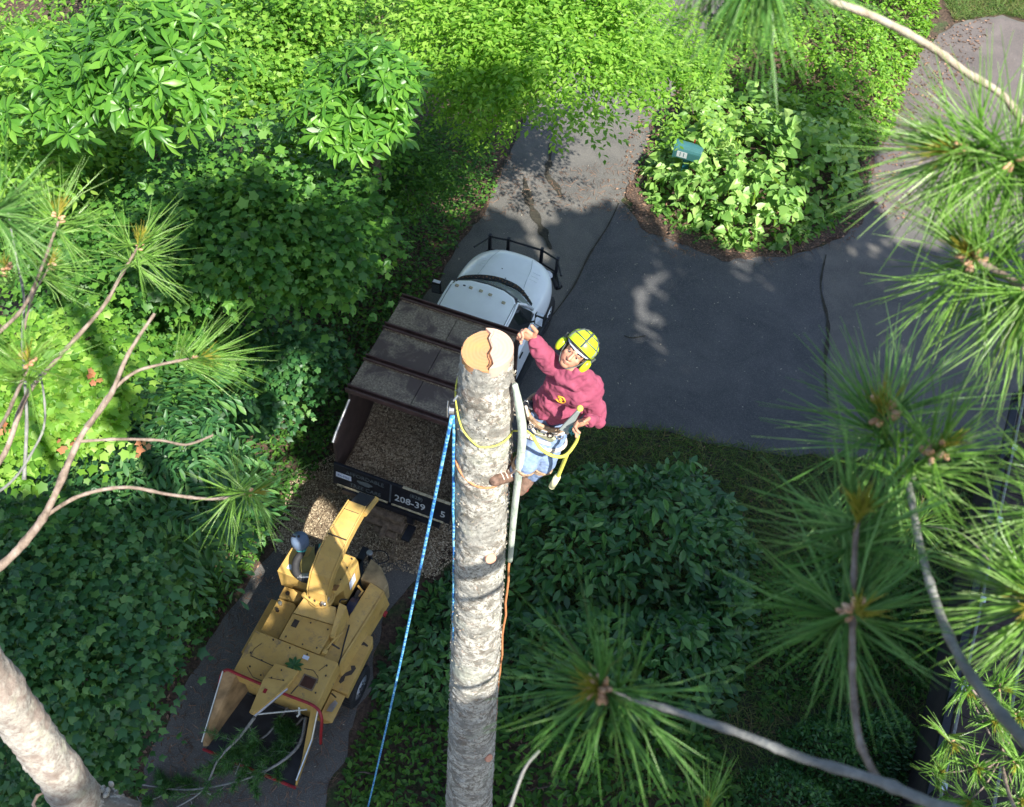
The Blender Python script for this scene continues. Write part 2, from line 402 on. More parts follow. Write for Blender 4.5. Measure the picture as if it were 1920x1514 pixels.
tri_sheet('new_road_surface', [P(x, y) for x, y in [(1160, 385), (1140, 425), (1105, 480), (1075, 540), (1035, 590), (1000, 640), (930, 760), (905, 890), (990, 828), (1110, 802), (1250, 810), (1350, 835), (1480, 855), (1548, 860), (1552, 690), (1545, 560), (1540, 490), (1530, 470), (1440, 486), (1350, 484), (1270, 459), (1200, 424)]], .028, M_ASPH_NEW, .05, 7)
tri_sheet('road_far_surface', [P(x, y) for x, y in [(1700, 150), (1728, 98), (1790, 48), (1880, 34), (1990, 74), (2080, 104), (2070, 440), (1900, 420), (1760, 430), (1640, 400), (1634, 330), (1645, 262)]], .028, M_ASPH_FAR, .08, 6)
tri_sheet('mulch_bed', [P(x, y) for x, y in [(1175, 378), (1195, 330), (1212, 290), (1226, 240), (1265, 180), (1340, 70), (1700, 90), (1690, 200), (1645, 260), (1632, 335), (1624, 405), (1590, 443), (1522, 472), (1440, 487), (1350, 486), (1270, 462), (1205, 428)]], .036, M_MULCH, .1, 7)
tri_sheet('mulch_verge', [P(x, y) for x, y in [(985, 150), (1003, 188), (986, 217), (953, 292), (926, 372), (880, 432), (830, 500), (760, 560), (700, 520), (760, 430), (830, 360), (900, 270), (930, 170)]], .012, M_MULCH, .12, 6)
tri_sheet('lawn', [P(x, y) for x, y in [(900, 905), (990, 822), (1110, 796), (1250, 804), (1350, 829), (1480, 849), (1600, 861), (1850, 858), (1800, 1100), (1500, 1500), (900, 1200)]], .010, plain('lawn soil', (.035, .04, .018), .95, 0, .6, 8, .8), .1, 6)

# dark mossy cracks and patches lying on the old asphalt
def strip(name, px, w, z, mat, label):
    pts = [P(x, y) for x, y in px]; pts = spline(pts, 8); mb = MB(); L = []; R_ = []
    for i, p in enumerate(pts):
        d = (pts[min(i + 1, len(pts) - 1)] - pts[max(i - 1, 0)]).normalized(); s = Vector((-d.y, d.x, 0))
        ww = w * (.55 + .9 * noise.noise(p * 4 + Vector((0, 0, 9))) + .3) * (0.2 + math.sin(math.pi * (i + .5) / len(pts)))
        ww = max(.012, ww); L.append(p + s * ww + Vector((0, 0, z))); R_.append(p - s * ww + Vector((0, 0, z)))
    n = len(L); mb.add(L + R_, [(i, i + n, i + n + 1, i + 1) for i in range(n - 1)])
    o = mb.build(name, mat); o['kind'] = 'structure'; return o
M_CRACK = plain('moss filled crack', (.03, .027, .018), .95, 0, .5, 20, .6)
strip('road_crack', [(983, 335), (990, 372), (1003, 405), (1020, 440), (1033, 470)], .11, .036, M_CRACK, '')
strip('road_crack', [(1030, 270), (1031, 300), (1026, 330), (1045, 355), (1052, 374)], .07, .036, M_CRACK, '')
strip('road_crack', [(1000, 192), (985, 218), (968, 255), (950, 300), (925, 345), (900, 400)], .025, .032, M_CRACK, '')
strip('road_crack', [(1160, 383), (1140, 425), (1105, 480), (1075, 540), (1035, 595)], .02, .040, M_CRACK, '')
strip('road_crack', [(1548, 480), (1538, 540), (1552, 610), (1546, 690), (1552, 760)], .03, .040, M_CRACK, '')
strip('road_crack', [(1170, 632), (1185, 636), (1210, 632)], .02, .040, M_CRACK, '')

def inside(poly, x, y):
    c = np.zeros(len(x), bool); j = len(poly) - 1
    for i in range(len(poly)):
        xi, yi = poly[i]; xj, yj = poly[j]
        c ^= ((yi > y) != (yj > y)) & (x < (xj - xi) * (y - yi) / (yj - yi + 1e-12) + xi); j = i
    return c
def sample(pxpoly, n, z=0.0, g=RNG):
    poly = [tuple(P(x, y, z)[:2]) for x, y in pxpoly]; a = np.array(poly); lo, hi = a.min(0), a.max(0); out = np.zeros((0, 2))
    while len(out) < n:
        q = g.uniform(lo, hi, (n * 2, 2)); out = np.vstack([out, q[inside(poly, q[:, 0], q[:, 1])]])
    return out[:n], a
ROADW = [tuple(P(x, y)[:2]) for x, y in ROADPX]
def scatter(name, kind, mat, pxpoly, n, size, z=.02, up=.5, tipz=.1, offroad=False, rise=0.0, seed=1):
    g = np.random.default_rng(seed); xy, _ = sample(pxpoly, n, 0, g)
    if offroad: xy = xy[~inside(ROADW, xy[:, 0], xy[:, 1])]
    n = len(xy); pos = np.column_stack([xy, z + g.uniform(0, 1, n) ** 2 * rise]); tip = g.normal(size=(n, 3)) * [1, 1, 0]; tip = unit(tip); tip[:, 2] += tipz
    nor = np.array([0, 0, 1.0]) + g.normal(size=(n, 3)) * up
    V, F = stamp(TPL[kind], (pos, frames(tip, nor), size * g.uniform(.5, 1.3, n)))
    o = np_mesh(name, V, F, mat); o['kind'] = 'stuff'; return o
# leaf litter, undergrowth, grass and chips
WOODS = [(-300, -150), (1100, -150), (1000, 200), (930, 370), (830, 500), (600, 930), (540, 1000), (400, 1200), (240, 1560), (-200, 1560)]
tag(scatter('leaf_litter', 'small', M_LITTER, WOODS, 16000, .085, .02, .5, .1, seed=2), 'brown dry leaf litter over the woodland floor beside the driveway', 'leaf litter')
tag(scatter('leaf_litter', 'small', M_LITTER, [(1150, 380), (1200, 180), (1340, 60), (1720, 80), (1640, 330), (1600, 450), (1440, 490), (1250, 465)], 4200, .08, .045, .5, .1, seed=3), 'brown leaf litter ringing the planted island in the driveway', 'leaf litter')
tag(scatter('leaf_litter', 'small', M_LITTER, [(900, 915), (990, 800), (1480, 840), (1900, 850), (1750, 1500), (900, 1500)], 4500, .06, .02, .5, .1, seed=4), 'scattered dead leaves among the grass below the driveway', 'leaf litter')
tag(scatter('fallen_petals', 'chip', plain('pale petals', (.36, .32, .24), .8), ROADPX[2:], 650, .03, .045, .2, .0, seed=5), 'small pale petals and leaf bits dropped on the asphalt', 'fallen petals')
tag(scatter('ground_cover', 'oval', G_COV, [(560, 260), (930, 250), (930, 370), (830, 500), (640, 830), (540, 960), (440, 1090), (380, 1210), (280, 1360), (150, 1500), (-50, 1500), (100, 900), (500, 700)], 20000, .10, .06, .5, .25, True, .35, seed=6), 'low green ground cover under the trees left of the driveway', 'ground cover')
tag(scatter('grass', 'blade', G_GRS, [(885, 950), (960, 840), (1110, 797), (1250, 805), (1350, 830), (1480, 850), (1700, 862), (1860, 858), (1760, 1500), (1100, 1500)], 42000, .19, .012, .9, .6, False, .02, seed=7), 'short dark green grass between the driveway and the shrubs', 'grass')
tag(scatter('grass', 'blade', G_GRS, [(1740, -60), (2000, -60), (2040, 70), (1880, 28), (1790, 42)], 14000, .2, .012, .9, .7, seed=8), 'sunlit grass strip above the upper right driveway', 'grass')
tag(scatter('pine_straw', 'blade', M_LITTER, [(960, 150), (1003, 188), (986, 217), (953, 292), (990, 330), (1190, 300), (1330, 60), (1700, 90), (1640, 330), (1600, 450), (1440, 500), (1250, 480), (1150, 400), (950, 400), (880, 432), (800, 500), (760, 430)], 6000, .16, .04, .6, .0, seed=12), 'brown pine straw drifted along the driveway edges', 'pine straw')
tag(scatter('pine_straw', 'blade', M_LITTER, [(240, 1560), (400, 1200), (540, 1000), (640, 1050), (720, 1180), (640, 1420), (600, 1560)], 2500, .14, .03, .6, .0, seed=13), 'dark pine straw scattered on the asphalt round the chipper', 'pine straw')
def chip_heap():
    poly = [(520, 1000), (560, 900), (640, 860), (860, 920), (850, 1020), (800, 1075), (740, 1050), (700, 1070), (600, 1090)]
    o = tri_sheet('wood_chips', [P(x, y) for x, y in poly], .045, M_CHIPBED, .14, 6); o['kind'] = 'stuff'
    tag(o, 'pale wood chips spilt on the ground between truck and chipper', 'wood chips')
    g = scatter('chips', 'chip', M_CHIPS, [(500, 1010), (550, 890), (640, 850), (870, 910), (860, 1040), (815, 1090), (740, 1070), (700, 1090), (590, 1110)], 14000, .036, .05, .7, .2, False, .05, seed=9); g.parent = o
chip_heap()

# ================================================================ PLANTS
def trunk_part(parent, h, r, crown_c, limbs, mat=M_BARK, seed=0):
    g = np.random.default_rng(seed); b = Vector((0, 0, -.05)); top = Vector(crown_c) - parent.location; mb = MB()
    mid = Vector((top.x * .4 + g.normal() * .12, top.y * .4 + g.normal() * .12, top.z * .55))
    pts = spline([b, mid, top], 8); mb.tube(pts, lerps([r * 1.35, r, r * .8, r * .35], len(pts)), 10)
    for L in limbs:
        s = pts[int(len(pts) * g.uniform(.45, .85))]; e = Vector(L) - parent.location; m = s.lerp(e, .5) + Vector((0, 0, .2))
        q = spline([s, m, e], 4); mb.tube(q, lerps([r * .4, r * .12], len(q)), 6)
    return mb.build('trunk', mat, parent, True)
def tree(name, label, cat, px, py, z, rr, n, nb, kind, mat, size, style, singles=0, group=None, seed=0, tr=.13, dome=True, tbark=None, base=None):
    c = P(px, py, z); k = z * .62; h = Vector((c.x, c.y, 0)).normalized(); b = P(*base) if base else Vector((c.x, c.y, 0)) + h * k
    t = empty(name, (b.x, b.y, 0), 0, label, cat, group)
    pos, out, g = blobs(c, rr, n, (nb, min(rr[0], rr[1]) * .55), seed, dome)
    Pp, Tt, Nn, Ss = sprays(kind, pos, out, g, size, style)
    foliage(t, kind, mat, Pp, Tt, Nn, Ss, singles)
    lim = pos[g.integers(0, len(pos), 12)] - out[g.integers(0, len(pos), 12)] * .1
    trunk_part(t, z, tr, c - Vector((0, 0, .3)), lim, tbark or M_BARK, seed)
    return t
GW = 'trees crowding the woodland left of the driveway'
tree('magnolia_tree', 'tall magnolia with big whorled leaves at the top left corner', 'tree', 240, 165, 8.3, (1.7, 1.7, 1.7), 520, 16, 'long', G_MAG, .27, 'whorl', 260, GW, 11)
tree('magnolia_tree', 'darker magnolia with hanging whorled leaves left of the light green tree', 'tree', 690, 190, 7.6, (.9, 1.5, 1.8), 300, 11, 'long', G_MAG, .25, 'whorl', 220, GW, 12)
tree('bushy_tree', 'yellow green small leaved tree between the two magnolias', 'tree', 500, 120, 4.6, (2.6, 2.8, 1.8), 1800, 18, 'maple', G_YEL, .13, 'loose', 60, GW, 13)
tree('bushy_tree', 'bright small leaved tree on the far left edge under the trunk shadow', 'tree', 30, 260, 5.8, (2.0, 2.4, 1.8), 1100, 15, 'oval', G_YEL, .15, 'loose', 60, GW, 14)
tree('bushy_tree', 'tall bright bush showing behind the magnolia at the top edge', 'tree', 250, -60, 4.5, (3.4, 3, 1.5), 900, 12, 'oval', G_YEL, .13, 'loose', 0, GW, 15)
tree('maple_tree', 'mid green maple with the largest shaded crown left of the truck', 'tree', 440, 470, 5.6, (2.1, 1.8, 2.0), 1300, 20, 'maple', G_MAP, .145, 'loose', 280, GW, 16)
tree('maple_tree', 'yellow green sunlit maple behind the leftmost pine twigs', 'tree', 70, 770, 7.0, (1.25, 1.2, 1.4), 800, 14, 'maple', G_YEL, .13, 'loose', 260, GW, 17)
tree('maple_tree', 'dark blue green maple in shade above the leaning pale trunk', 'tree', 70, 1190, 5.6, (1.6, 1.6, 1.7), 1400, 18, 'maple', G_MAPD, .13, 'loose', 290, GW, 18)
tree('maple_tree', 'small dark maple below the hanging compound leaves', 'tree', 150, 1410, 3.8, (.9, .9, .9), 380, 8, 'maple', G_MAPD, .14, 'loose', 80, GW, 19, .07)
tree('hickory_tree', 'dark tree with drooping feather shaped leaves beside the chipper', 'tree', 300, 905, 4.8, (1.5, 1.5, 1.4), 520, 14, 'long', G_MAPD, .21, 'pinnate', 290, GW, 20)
tree('ivy_covered_tree', 'leafy green tree between the maple and the truck cab', 'tree', 610, 470, 2.6, (1.5, 1.7, 1.0), 640, 12, 'maple', G_MAP, .14, 'loose', 100, GW, 21, .05)
tree('bushy_tree', 'loose bright green bush at the road edge above the truck', 'tree', 770, 320, 2.2, (1.3, 1.7, .9), 420, 9, 'oval', G_COV, .11, 'spray', 100, GW, 22, .07)
tree('light_green_tree', 'light green small leaved tree arching over the upper driveway', 'tree', 1000, 60, 6.8, (2.5, 2.3, 1.0), 2000, 22, 'small', G_DOG, .135, 'spray', 200, None, 23, .12, base=(850, 60))
tree('light_green_tree', 'thin leafy boughs reaching right over the driveway toward the mailbox', 'tree', 1230, 130, 5.2, (1.3, 2.0, .6), 520, 10, 'small', G_DOG, .125, 'spray', 150, None, 24, .05, base=(1330, 20))
tree('sapling', 'small light green sapling leaning over the left kerb of the driveway', 'sapling', 880, 190, 4.6, (1.2, 1.7, .8), 620, 10, 'small', G_DOG, .11, 'spray', 120, None, 25, .05, base=(830, 130))
for q, (lab, x, y, z, rx, rz, n, kd, m, sz) in enumerate([
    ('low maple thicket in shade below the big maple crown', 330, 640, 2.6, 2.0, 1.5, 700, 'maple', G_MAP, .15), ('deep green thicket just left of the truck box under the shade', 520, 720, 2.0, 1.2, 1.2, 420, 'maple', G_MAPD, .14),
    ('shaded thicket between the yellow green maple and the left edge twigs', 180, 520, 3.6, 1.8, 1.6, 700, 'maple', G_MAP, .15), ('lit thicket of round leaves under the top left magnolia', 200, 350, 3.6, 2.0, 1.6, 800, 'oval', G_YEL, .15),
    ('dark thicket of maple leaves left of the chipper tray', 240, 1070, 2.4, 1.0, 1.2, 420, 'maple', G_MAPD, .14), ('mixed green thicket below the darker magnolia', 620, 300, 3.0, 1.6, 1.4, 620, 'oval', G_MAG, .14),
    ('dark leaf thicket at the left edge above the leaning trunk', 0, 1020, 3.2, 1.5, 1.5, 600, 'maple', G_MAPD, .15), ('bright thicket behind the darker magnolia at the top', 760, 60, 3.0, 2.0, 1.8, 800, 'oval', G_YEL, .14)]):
    tree('thicket', lab, 'bush', x, y, z, (rx, rx, rz), n, 12, kd, m, sz, 'loose', 60, 'thickets under the left hand trees', 400 + q, .04)

def red_tips(px, py, z, r, n, seed, label):
    g = np.random.default_rng(seed); c = np.array(P(px, py, z)); pos = c + g.normal(size=(n, 3)) * [r, r, r * .3]; k = 5
    pos = np.repeat(pos, k, 0) + g.normal(size=(n * k, 3)) * .05; V, F = stamp(TPL['maple'], (pos, frames(unit(g.normal(size=(n * k, 3)) * [1, 1, .3]), np.array([0, -.4, 1.]) + g.normal(size=(n * k, 3)) * .4), .10 * g.uniform(.5, 1.1, n * k)))
    tag(np_mesh('young_leaves', V, F, G_RED), label, 'leaves', None, 'stuff')
red_tips(85, 765, 8.0, .40, 5, 61, 'rust red young leaves at the tips of the yellow green maple')
def mound(name, label, cat, pxpoly, n, h, kind, mat, size, singles=0, seed=0, group=None, lump=.5, stem=True, upn=1.2, edge=.7, tipz=-.15):
    g = np.random.default_rng(seed); xy, poly = sample(pxpoly, n, h * .7, g); c = poly.mean(0)
    # distance to the outline gives the height of the mound there
    d = np.full(n, 9.0)
    for i in range(len(poly)):
        a, b = poly[i], poly[(i + 1) % len(poly)]; ab = b - a; t_ = np.clip(((xy - a) @ ab) / (ab @ ab + 1e-9), 0, 1)
        d = np.minimum(d, np.linalg.norm(xy - (a + t_[:, None] * ab), axis=1))
    bump = np.array([noise.noise(Vector((x * 1.1, y * 1.1, seed))) + .75 * noise.noise(Vector((x * 2.9, y * 2.9, seed + 7))) for x, y in xy])
    top = h * (1 - np.exp(-d / edge)) * (1 + lump * bump)
    z = np.maximum(.06, top - g.uniform(0, 1, n) ** 2 * h * .45)
    t = empty(name, (c[0], c[1], 0), 0, label, cat, group)
    out = np.column_stack([xy - c, np.zeros(n)]); out = unit(out)
    tip = unit(out * .5 + g.normal(size=(n, 3)) * [.9, .9, .15]); tip[:, 2] += tipz
    nor = np.array([0, 0, upn]) + g.normal(size=(n, 3)) * .55 + out * np.exp(-d / edge)[:, None] * .6
    foliage(t, kind, mat, np.column_stack([xy, z]), tip, nor, size * g.uniform(.55, 1.2, n), singles)
    if stem:
        mb = MB()
        for k in range(7):
            i = g.integers(0, n); e = Vector((xy[i, 0] - c[0], xy[i, 1] - c[1], z[i] - .1)); s = Vector((e.x * .4, e.y * .4, -.03))
            mb.tube(spline([s, s.lerp(e, .5) + Vector((0, 0, .15)), e], 4), lerps([.025, .008], 9), 6)
        mb.build('stems', M_BARK, t, True)['kind'] = 'stuff'
    return t
GS = 'broad leaved shrubs below the driveway'
mound('shrub', 'large dark glossy shrub right behind the climber and below the grass', 'shrub', [(950, 930), (1010, 872), (1100, 846), (1210, 838), (1310, 852), (1400, 905), (1450, 990), (1350, 1110), (1080, 1120), (950, 1090)], 2600, 1.7, 'oval', G_LAU, .24, 300, 31, GS, .45, edge=.4)
mound('shrub', 'dark shrub in the middle under the nearest pine bud cluster', 'shrub', [(940, 1080), (1080, 1100), (1260, 1100), (1420, 1000), (1445, 1120), (1420, 1240), (1350, 1330), (1150, 1340), (940, 1300)], 2700, 1.6, 'oval', G_LAU, .24, 300, 32, GS, .5)
mound('shrub', 'green shrub filling the bottom edge right of the bare trunk', 'shrub', [(910, 1290), (1150, 1320), (1340, 1330), (1400, 1420), (1430, 1600), (900, 1600)], 2300, 1.3, 'oval', G_COV, .17, 200, 33, GS, .6)
mound('shrub', 'narrow dark shrub between the blue rope and the bare trunk', 'shrub', [(800, 1080), (850, 1050), (900, 1080), (900, 1320), (720, 1330), (700, 1260), (745, 1170)], 1100, .8, 'oval', G_LAU, .21, 160, 34, GS, .5)
mound('shrub', 'low bright leaved shrub at the bottom left of the bare trunk', 'shrub', [(700, 1300), (900, 1320), (900, 1600), (600, 1600), (640, 1440)], 1900, .6, 'oval', G_COV, .13, 160, 35, GS, .5)
mound('evergreen_shrub', 'fine leaved dark evergreen shrub at the bottom right near the roof', 'shrub', [(1490, 1330), (1600, 1280), (1720, 1290), (1760, 1370), (1720, 1480), (1560, 1490)], 5200, 1.7, 'small', G_LAU, .10, 0, 36, 'fine leaved evergreens by the roof', .9, tipz=.6, upn=.6)
mound('evergreen_shrub', 'small dark evergreen shrub at the bottom edge left of the pine bough fork', 'shrub', [(1410, 1420), (1500, 1400), (1600, 1470), (1620, 1600), (1400, 1600)], 2600, 1.2, 'small', G_LAU, .10, 0, 37, 'fine leaved evergreens by the roof', .9, tipz=.6, upn=.6)
mound('hosta_bed', 'pale broad leaved mound planted around the mailbox in the driveway island', 'plant', [(1225, 345), (1215, 285), (1262, 190), (1330, 140), (1480, 160), (1612, 205), (1626, 325), (1570, 382), (1485, 430), (1375, 425), (1280, 385)], 2900, 1.0, 'heart', G_HOS, .235, 300, 38, None, 1.2, False, .7, .45)
mound('shrub', 'yellow green small leaved shrub at the top of the driveway island', 'shrub', [(1300, 120), (1330, 20), (1400, -90), (1800, -90), (1760, 20), (1720, 100), (1690, 200), (1640, 250), (1560, 230), (1450, 170)], 13000, 1.3, 'oval', G_DOG, .16, 160, 39, None, .9, edge=.8)
mound('ground_plants', 'low shaded plants between the middle shrub and the dark roof', 'plant', [(1400, 1060), (1560, 1000), (1740, 1020), (1780, 1200), (1740, 1300), (1600, 1290), (1440, 1340), (1400, 1200)], 3600, .5, 'oval', G_COV, .13, 60, 42, None, .9, False)
mound('shrub', 'bright low plants at the road edge left of the chipper outlet', 'plant', [(390, 930), (480, 930), (520, 980), (440, 1090), (380, 1200), (330, 1180), (350, 1050)], 1500, .35, 'oval', G_COV, .10, 60, 40, None, .5, False)
mound('shrub', 'shaded green plants on the bank left of the truck box', 'plant', [(560, 640), (640, 560), (760, 480), (830, 500), (740, 560), (660, 700), (600, 850), (540, 900)], 900, .4, 'oval', G_COV, .11, 40, 41, None, .5, False)
tag(scatter('leaf_litter', 'small', M_LITTER, [(1640, 410), (1628, 270), (1700, 100), (1790, 40), (1860, 40), (1800, 180), (1720, 300), (1700, 420)], 900, .085, .045, .5, .1, seed=14), 'rusty leaf litter along the island side of the far driveway', 'leaf litter')
tag(scatter('island_cover', 'oval', G_COV, [(1190, 360), (1200, 300), (1230, 230), (1290, 170), (1620, 200), (1630, 330), (1590, 430), (1440, 476), (1350, 474), (1260, 445)], 3500, .11, .06, .6, .25, False, .2, seed=15), 'low weeds between the mound and the asphalt round the island', 'ground cover')

# ================================================================ CHIP TRUCK
def V3(*a): return Vector(a)
TRUCK_RZ = rad(-17.5)
M_BROWN = plain('brown painted steel', (.055, .036, .032), .55, 0, .35, 5, .15)
def make_roofsteel():
    t = NT('dusty brown roof steel'); a = t.noise(1.7, 6, .6, dist=.5); b = t.noise(26, 5, .75)
    f = t.math('MULTIPLY', t.ramp(a, [(.44, (0, 0, 0)), (.56, (1, 1, 1))]), t.ramp(b, [(.40, (.15,) * 3), (.62, (1, 1, 1))]))
    t.bump(b, .3, .006); return t.set(t.mix(f, (.085, .062, .055), (.30, .25, .18)), .8)
M_ROOF = make_roofsteel()
M_BLACK = plain('black painted steel', (.012, .013, .018), .42, 0, .4, 8, .1)
M_RUBBER = plain('black rubber', (.018, .018, .02), .75, 0, .3, 12, .2)
M_WHITE = plain('white car paint', (.78, .82, .86), .12, 0, .04, 3)
M_GLASS = NT('dark window glass').set((.015, .02, .022), .05, 0, .9)
M_SEAM = plain('dark panel gap', (.06, .07, .08), .6)
M_CHROME = plain('dull metal', (.5, .5, .5), .3, .8, .2, 8)
M_LIGHTLENS = plain('amber marker lamp lens', (.38, .34, .24), .25, 0, .2, 60)
M_RUST = plain('rusty dusty iron', (.17, .125, .085), .9, .2, .5, 14, .7)
M_TAN = plain('worn tan reflective strip', (.42, .37, .24), .7, 0, .4, 16)
M_SIGNW = plain('white lettering', (.40, .43, .44), .6, 0, .15, 30)
M_SIGNG = plain('grey worn lettering', (.10, .12, .125), .7, 0, .3, 30)
M_PLATE = plain('white sticker', (.62, .66, .75), .5, 0, .1, 20)
M_PLATEINK = plain('blue ink', (.08, .14, .35), .6)
def text(body, loc, size, mat, parent, name='lettering', rotx=90, extr=.002, font_bold=0.0, sx=1.0):
    cu = D.curves.new(name, 'FONT'); cu.body = body; cu.size = size; cu.extrude = extr; cu.offset = font_bold; cu.align_x = 'CENTER'; cu.align_y = 'CENTER'; cu.resolution_u = 2
    tmp = D.objects.new('tmp', cu); COL.objects.link(tmp); bpy.context.view_layer.update(); me = D.meshes.new_from_object(tmp.evaluated_get(bpy.context.evaluated_depsgraph_get())); D.objects.remove(tmp); me.materials.clear(); me.materials.append(mat); o = D.objects.new(name, me); COL.objects.link(o); o.parent = parent; o.location = loc; o.rotation_euler = (rad(rotx), 0, 0); o.scale = (sx, 1, 1); return o
def wheel(parent, c, r, w, rimmat, name='wheel', dual=False):
    mb = MB(); s = 1 if c[0] > 0 else -1; cx = c[0]
    prof = [(-.5, .62), (-.5, .9), (-.38, 1.0), (.38, 1.0), (.5, .9), (.5, .62), (.3, .6)]
    n = 36; vs = []
    for (dx, rr) in prof:
        for j in range(n):
            a = 2 * math.pi * j / n; vs.append((cx + dx * w, c[1] + r * rr * math.cos(a), c[2] + r * rr * math.sin(a)))
    mb.add(vs, [(i * n + j, i * n + (j + 1) % n, (i + 1) * n + (j + 1) % n, (i + 1) * n + j) for i in range(len(prof) - 1) for j in range(n)])
    for k in range(36):
        a = 2 * math.pi * (k + .5) / 36; R = Matrix.Rotation(a, 3, 'X'); mb.box(V3(cx, c[1], c[2]) + R @ V3(0, r * 1.0, 0), (w * .7, .02, .035), R)
    t = mb.build(name, M_RUBBER, parent, False)
    rb = MB(); xo = cx + s * w * .42
    rb.tube([(cx - s * w * .3, c[1], c[2]), (xo - s * .05, c[1], c[2]), (xo, c[1], c[2])], [r * .62, r * .62, r * .64], 30)
    rb.tube([(xo, c[1], c[2]), (xo + s * .015, c[1], c[2])], [r * .46, r * .30], 24)
    rb.build('rim', rimmat, t, True)
    hb = MB(); hb.tube([(xo, c[1], c[2]), (xo + s * .05, c[1], c[2])], [r * .2, r * .16], 16)
    for k in range(6):
        a = k * math.pi / 3; hb.cyl((xo, c[1] + r * .3 * math.cos(a), c[2] + r * .3 * math.sin(a)), (xo + s * .03, c[1] + r * .3 * math.cos(a), c[2] + r * .3 * math.sin(a)), .016, 6)
    hb.build('hub', M_BLACK, t)
    return t

tk = empty('chip_truck', (-1.98, 9.73, 0), TRUCK_RZ, 'white cab truck with dark brown chip box roof and open rear full of wood chips', 'truck')
# box
for s in (-1, 1):
    mb = MB(); x0, x1 = s * 1.09, s * 1.13; x0, x1 = min(x0, x1), max(x0, x1)
    poly = [(0.02, .95), (3.05, .95), (3.05, 2.70), (.76, 2.70), (.74, 2.42), (.18, 2.16), (.05, 2.05)]
    mb.hexa([(x1, y, z) for y, z in poly], [(x0, y, z) for y, z in poly]); side = mb.build('box_side', M_BROWN, tk)
    tr = MB(); tr.tube([(s * 1.12, .75, 2.42), (s * 1.12, .18, 2.17), (s * 1.12, .04, 2.06)], .028, 8); tr.build('edge_trim', M_RUST if s > 0 else M_CHROME, side)
    for y in (.9, 1.49, 2.28, 2.95):
        rr = MB(); rr.box((s * 1.155, y, 1.82), (.05, .07, 1.7)); rr.build('side_rib', M_BROWN, tk)
mb = MB(); mb.span((-1.09, 2.99, .95), (1.09, 3.05, 2.7)); mb.build('front_wall', M_BROWN, tk)
mb = MB(); mb.span((-1.09, .03, .95), (1.09, 2.98, 1.02)); mb.build('box_floor', M_BLACK, tk)
rows = [(.77, 1.49), (1.49, 2.28), (2.28, 3.02)]
for (y0, y1) in rows:
    for (xa, xb) in ((-1.13, -.006), (.006, 1.13)):
        mb = MB(); mb.span((xa, y0 + .05, 2.702), (xb, y1 - .05, 2.73)); mb.build('roof_panel', M_ROOF, tk, bevel=.004)
    mb = MB(); mb.span((-.03, y0 + .06, 2.66), (.03, y1 - .06, 2.70)); mb.build('roof_seam', M_BLACK, tk)
for y in (.77, 1.49, 2.28, 3.02):
    mb = MB(); mb.span((-1.16, y - .055, 2.66), (1.16, y + .055, 2.70)); mb.span((-1.16, y - .06, 2.70), (1.16, y - .035, 2.775)); mb.span((-1.16, y + .035, 2.70), (1.16, y + .06, 2.775))
    mb.build('roof_rib', plain('dark red brown steel', (.075, .042, .038), .5, 0, .3, 6) if y == .77 else D.materials['dark red brown steel'], tk, bevel=.004)
g0 = MB(); g0.box((0, 2.95, 2.735), (2.2, .05, .012)); g0.box((0, 2.2, 2.735), (2.2, .03, .012)); g0.box((0, 1.41, 2.735), (2.2, .025, .012)); g0.build('chip_dust', M_CHIPBED, tk)
# tailgate with lettering
tg = MB(); tg.hexa([(-1.14, -.02, 1.47), (1.12, -.02, 1.47), (1.12, .03, 1.47), (-1.14, .03, 1.47)], [(-1.14, -.13, .98), (1.12, -.13, .98), (1.12, -.07, .98), (-1.14, -.07, .98)])
tail = tg.build('tailgate', M_BLACK, tk, bevel=.006)
al = math.degrees(math.atan2(.49, .11))
def on_tail(body, x, u, size, mat, **k):
    y = -.13 + .11 * u / .49 - .012; z = .98 + u
    return text(body, (x, y, z), size, mat, tail, 'lettering', al, .001, **k)
on_tail('208-39', .36, .20, .215, M_SIGNW, font_bold=.003, sx=.98); on_tail('5', .99, .20, .215, M_SIGNW, font_bold=.003, sx=.98)
on_tail('(828)', .47, .385, .12, M_SIGNG, font_bold=.001)
on_tail('AFFORDABLE', -.52, .385, .125, M_SIGNG, sx=1.0)
on_tail('TREE CARE', -.50, .12, .125, M_SIGNG, sx=1.0)
mb = MB(); mb.tube([(-.52, -.088, 1.235), (-.52, -.096, 1.237)], .001, 20)
em = MB(); pts = []
for j in range(24):
    a = 2 * math.pi * j / 24; x = -.52 + .15 * math.cos(a) * (1 + .12 * math.sin(3 * a)); u = .25 + .055 * math.sin(a) * (1 + .1 * math.cos(5 * a)); pts.append((x, -.13 + .11 * u / .49 - .006, .98 + u))
em.add(pts, [tuple(range(24))]); em.build('emblem', M_SIGNG, tail)
pl = MB(); pl.box((-.93, -.081, 1.245), (.30, .006, .115), Matrix.Rotation(rad(al - 90), 3, 'X')); pl.build('sticker', M_PLATE, tail)
text('BX-5052', (-.93, -.087, 1.243), .065, M_PLATEINK, tail, 'lettering', al, .001)
for xa, xb in ((-1.05, -.06), (.02, 1.02)):
    mb = MB(); mb.span((xa, -.155, .985), (xb, -.135, 1.02)); mb.build('reflective_strip', M_TAN, tail)
mb = MB(); mb.box((-.02, -.075, 1.23), (.03, .02, .45), Matrix.Rotation(rad(al - 90), 3, 'X')); mb.build('tailgate_divider', M_SEAM, tail)
mb = MB(); mb.span((.2, -.03, 1.472), (1.1, .02, 1.482)); mb.build('top_strip', M_TAN, tail)
